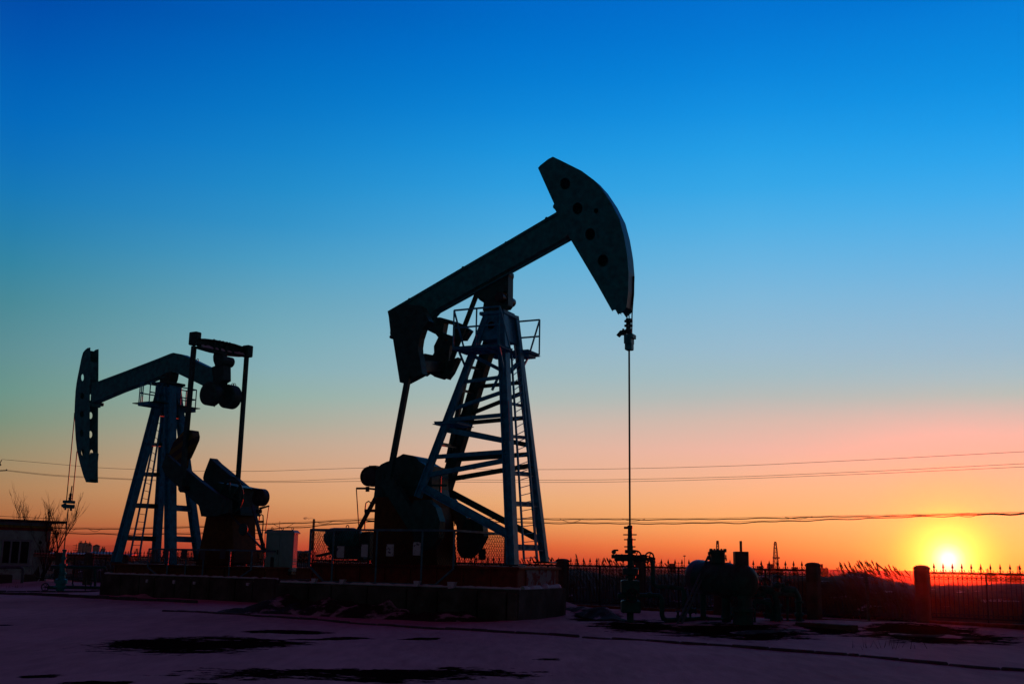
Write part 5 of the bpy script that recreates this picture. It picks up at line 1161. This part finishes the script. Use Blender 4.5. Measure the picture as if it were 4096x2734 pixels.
# tall single reeds with feathery plumes, all bent by the wind
def plume_reed(tip, foot, seed, size=1.0):
    rnd = random.Random(seed); mb = MB(); pts = []
    for k in range(8):
        t = k/7; p = foot.lerp(tip, t); p.z = foot.z + (tip.z-foot.z)*(1-(1-t)**1.5)*1.0; pts.append(p)
    mb.tube(pts, [.009*(1-.6*k/7)*size for k in range(8)], 4)
    for k in range(2): 
        i = rnd.choice((2,3,4)); mb.add([pts[i], pts[i]+V((.0,0,.03)), pts[i]+V((-.28*size, .05, .12+rnd.uniform(-.05,.1)))], [(0,1,2)])
    pl_ = MB(); d = (pts[-1]-pts[-3]).normalized()
    for k in range(30):
        t = rnd.random(); a = pts[-1] - d*(.30*size*t) ; dr = (d*.8 + V((-.45, rnd.uniform(-.3,.3), rnd.uniform(-.6,.25)))*.6).normalized(); L_ = (.07+.09*sin(pi*min(1,t*.9+.1)))*size
        s_ = dr.cross(V((0,1,0))).normalized()*.007*size; pl_.add([a-s_, a+s_, a+dr*L_+s_*.5, a+dr*L_-s_*.5], [(0,1,2,3)])
    t_ = thing('plume_reed', 'tall dry reed with a feathery plume bent by the wind above the reed bank', 'reed', foot, 'plumed reeds along the reed bank')
    mb.build('stem', reedm, t_); pl_.build('plume', reedm, t_); return t_
tips = [(570,352),(566,380),(630,362),(690,342),(702,396),(775,402),(798,368),(812,332),(842,326),(915,336),(937,327),(912,392),(1015,330),(1072,368),(1082,356),(1202,410),(1252,392),(1312,405),(1332,450),(1482,460),(985,430),(742,450),(1012,412),(1110,380),(1145,410),(870,350),(950,345),(990,372),(640,385),(585,440),(1060,410),(1225,432),(1345,425),(900,420),(1000,448),(830,380),(1160,420),(1290,455),(745,420),(1430,490),(960,455),(1095,440),(1195,440),(1380,470),(680,440)]
rnd = random.Random(9)
for k, (a, b) in enumerate(tips):
    u, v = 3200+a*.287, 2150+b*.287; yy = fence_at(u).y + rnd.uniform(3, 8); tp = Y(u, v, yy); ft = Y(u+rnd.uniform(22,48), 2300, yy + rnd.uniform(-.3,.3)); ft.z = ground_h(ft.x, ft.y)+.5; plume_reed(tp, ft, k, .72)
for k, (u, v) in enumerate(((2096,2232),(2112,2240),(2128,2228),(2134,2238),(2148,2234),(2157,2242),(2082,2242),(2200,2232),(2213,2233),(2120,2246),(2307,2220),(2309,2240),(2420,2233),(2432,2234),(2412,2250),(2447,2241),(2458,2246),(2440,2250),(2470,2248),(2485,2252),(2590,2248),(2604,2254),(2665,2254),(2680,2256),(2338,2240),(2142,2226),(2090,2236))):
    yy = fence_at(u).y + rnd.uniform(3, 6); tp = Y(u, v, yy); ft = Y(u+rnd.uniform(14,34), 2280, yy); ft.z = ground_h(ft.x, ft.y)+.5; plume_reed(tp, ft, 100+k, .72)
# dry grass tufts poking through the snow
def tufts(spots):
    rnd = random.Random(8); mb = MB()
    for u, v, k in spots:
        c = G(u, v)
        for _ in range(k):
            a = V((c.x+rnd.gauss(0,.25), c.y+rnd.gauss(0,.25), 0)); a.z = ground_h(a.x, a.y)-.02; h = rnd.uniform(.1,.34); l = rnd.uniform(-.5,.7)
            s_ = V((.006,0,0)); mb.add([a-s_, a+s_, a+V((-h*l, rnd.uniform(-.1,.1), h))], [(0,1,2)])
    return struct(mb.build('dry_grass', reedm), 'stuff')
tufts([(3320,2452,60),(3350,2450,40),(3410,2456,60),(3450,2458,40),(2610,2462,40),(2625,2458,30),(2680,2450,40),(3450,2588,12),(3600,2590,8),(3930,2470,30),(2690,2440,20),(130,2335,20),(70,2350,14),(1200,2440,20),(1700,2470,20)])

# ------------------------------------------------------------------ sky, sun, air
def lin(c): return tuple((x/255/12.92 if x/255 <= .04045 else ((x/255+.055)/1.055)**2.4) for x in c)
SUNV = ray(3794, 2236).normalized(); SEL = math.asin(SUNV.z); SAZ = atan2(SUNV.x, SUNV.y)
COLS = SKY_COLS
world = bpy.data.worlds.new('World'); scene.world = world; world.use_nodes = True
N, L = world.node_tree.nodes, world.node_tree.links; N.clear()
out = N.new('ShaderNodeOutputWorld'); bg = N.new('ShaderNodeBackground'); L.new(bg.outputs[0], out.inputs[0])
tc = N.new('ShaderNodeTexCoord'); nv = N.new('ShaderNodeVectorMath'); nv.operation = 'NORMALIZE'; L.new(tc.outputs['Generated'], nv.inputs[0])
sp = N.new('ShaderNodeSeparateXYZ'); L.new(nv.outputs[0], sp.inputs[0])
def M(op, a, b=None, clamp=False):
    q = N.new('ShaderNodeMath'); q.operation = op; q.use_clamp = clamp
    for i, x in enumerate((a, b)):
        if x is None: continue
        if isinstance(x, (int, float)): q.inputs[i].default_value = x
        else: L.new(x, q.inputs[i])
    return q.outputs[0]
def MR(x, a, b, c=0.0, d=1.0, smooth=False):
    q = N.new('ShaderNodeMapRange'); q.interpolation_type = 'SMOOTHSTEP' if smooth else 'LINEAR'
    for i, z in ((1,a),(2,b),(3,c),(4,d)): q.inputs[i].default_value = z
    L.new(x, q.inputs[0]); return q.outputs[0]
el = M('ARCSINE', sp.outputs['Z']); az = M('ARCTAN2', sp.outputs['X'], sp.outputs['Y'])
E0, E1 = radians(-3), radians(33); e01 = MR(el, E0, E1)
def ramp(u, stops):
    r = N.new('ShaderNodeValToRGB'); cr = r.color_ramp; L.new(e01, r.inputs[0]); es = []
    for v, c in stops:
        d = ray(u, v).normalized(); es.append(((math.asin(d.z)-E0)/(E1-E0), lin(c)))
    es.sort(key=lambda x: x[0]); 
    while len(cr.elements) > 1: cr.elements.remove(cr.elements[-1])
    cr.elements[0].position = es[0][0]; cr.elements[0].color = (*es[0][1], 1)
    for p_, c in es[1:]:
        e = cr.elements.new(min(1, p_)); e.color = (*c, 1)
    d = ray(u, 1400); return atan2(d.x, d.y), r.outputs[0]
cols = [ramp(u, st) for u, st in COLS]
cur = cols[0][1]
for (a0, _), (a1, c1) in zip(cols, cols[1:]):
    mx = N.new('ShaderNodeMixRGB'); L.new(MR(az, a0, a1), mx.inputs[0]); L.new(cur, mx.inputs[1]); L.new(c1, mx.inputs[2]); cur = mx.outputs[0]
# unseen sky away from the sunset: added fill light, magenta overhead, teal low behind
aa = M('ABSOLUTE', M('SUBTRACT', az, .12)); side = MR(aa, radians(31), radians(58), 1, 0, True); hi = MR(el, radians(31), radians(38), 1, 0, True)
keep = M('MULTIPLY', side, hi)
bk = M('MULTIPLY', MR(M('ABSOLUTE', az), radians(95), radians(140), 0, 1, True), MR(el, radians(14), radians(34), 1, 0, True))
dm = N.new('ShaderNodeMixRGB'); L.new(bk, dm.inputs[0]); dm.inputs[1].default_value = DUSK_FILL; dm.inputs[2].default_value = BACK_FILL
mx = N.new('ShaderNodeMixRGB'); L.new(keep, mx.inputs[0]); L.new(dm.outputs[0], mx.inputs[1]); L.new(cur, mx.inputs[2]); cur = mx.outputs[0]
# glow and disc of the low sun
dp = N.new('ShaderNodeVectorMath'); dp.operation = 'DOT_PRODUCT'; L.new(nv.outputs[0], dp.inputs[0]); dp.inputs[1].default_value = SUNV
# stretched a little sideways, as the aureole is in thick low air
th = M('ARCCOSINE', M('MINIMUM', dp.outputs['Value'], .9999999))
gl = N.new('ShaderNodeValToRGB'); cr = gl.color_ramp; L.new(MR(th, 0, radians(5)), gl.inputs[0])
for i, (deg, c, a) in enumerate(GLOW):
    e = cr.elements[i] if i < 2 else cr.elements.new(deg/5)
    e.position = deg/5; e.color = (*[x*s for x, s in zip(lin(c), (1,1,1))], a)
mx = N.new('ShaderNodeMixRGB'); L.new(gl.outputs['Alpha'], mx.inputs[0]); L.new(cur, mx.inputs[1]); L.new(gl.outputs['Color'], mx.inputs[2]); cur = mx.outputs[0]
below = MR(el, radians(-2.5), radians(-.4), 0, 1); mx = N.new('ShaderNodeMixRGB'); L.new(below, mx.inputs[0]); mx.inputs[1].default_value = (.01,.006,.006,1); L.new(cur, mx.inputs[2]); cur = mx.outputs[0]
L.new(cur, bg.inputs['Color']); bg.inputs['Strength'].default_value = 1.0

sun = bpy.data.lights.new('Sun', 'SUN'); sun.energy = SUN_E; sun.angle = radians(.53); sun.color = SUN_C
so = bpy.data.objects.new('Sun', sun); COL.objects.link(so); SL = V((SUNV.x, SUNV.y, math.tan(radians(.9))))
so.rotation_euler = (-SL).to_track_quat('-Z', 'Y').to_euler()

if HAZE:
    hz = bpy.data.materials.new('haze'); hz.use_nodes = True; N, L = nt(hz); N.remove(N['Principled BSDF'])
    vp = N.new('ShaderNodeVolumePrincipled'); vp.inputs['Color'].default_value = HAZE_C; vp.inputs['Density'].default_value = HAZE; vp.inputs['Anisotropy'].default_value = HAZE_G
    L.new(vp.outputs[0], N['Material Output'].inputs['Volume'])
    o = MB().hexa([V((-1500,-30,-9)), V((1500,-30,-9)), V((1500,1700,-9)), V((-1500,1700,-9))], [V((-1500,-30,60)), V((1500,-30,60)), V((1500,1700,60)), V((-1500,1700,60))]).build('haze', hz); struct(o, 'stuff')

cam = bpy.data.cameras.new('Camera'); co = bpy.data.objects.new('Camera', cam); COL.objects.link(co); scene.camera = co
cam.sensor_width = 36; cam.lens = FOC/4096*36; cam.clip_start = .1; cam.clip_end = 20000
mm = Matrix((CR, CU, -F)).transposed().to_4x4(); mm.translation = EYE; co.matrix_world = mm
scene.view_settings.view_transform = 'Standard'; scene.view_settings.look = 'None'; scene.view_settings.exposure = 0; scene.view_settings.gamma = 1
scene.cycles.max_bounces = 5; scene.cycles.denoising_prefilter = 'ACCURATE'; scene.cycles.volume_bounces = 0
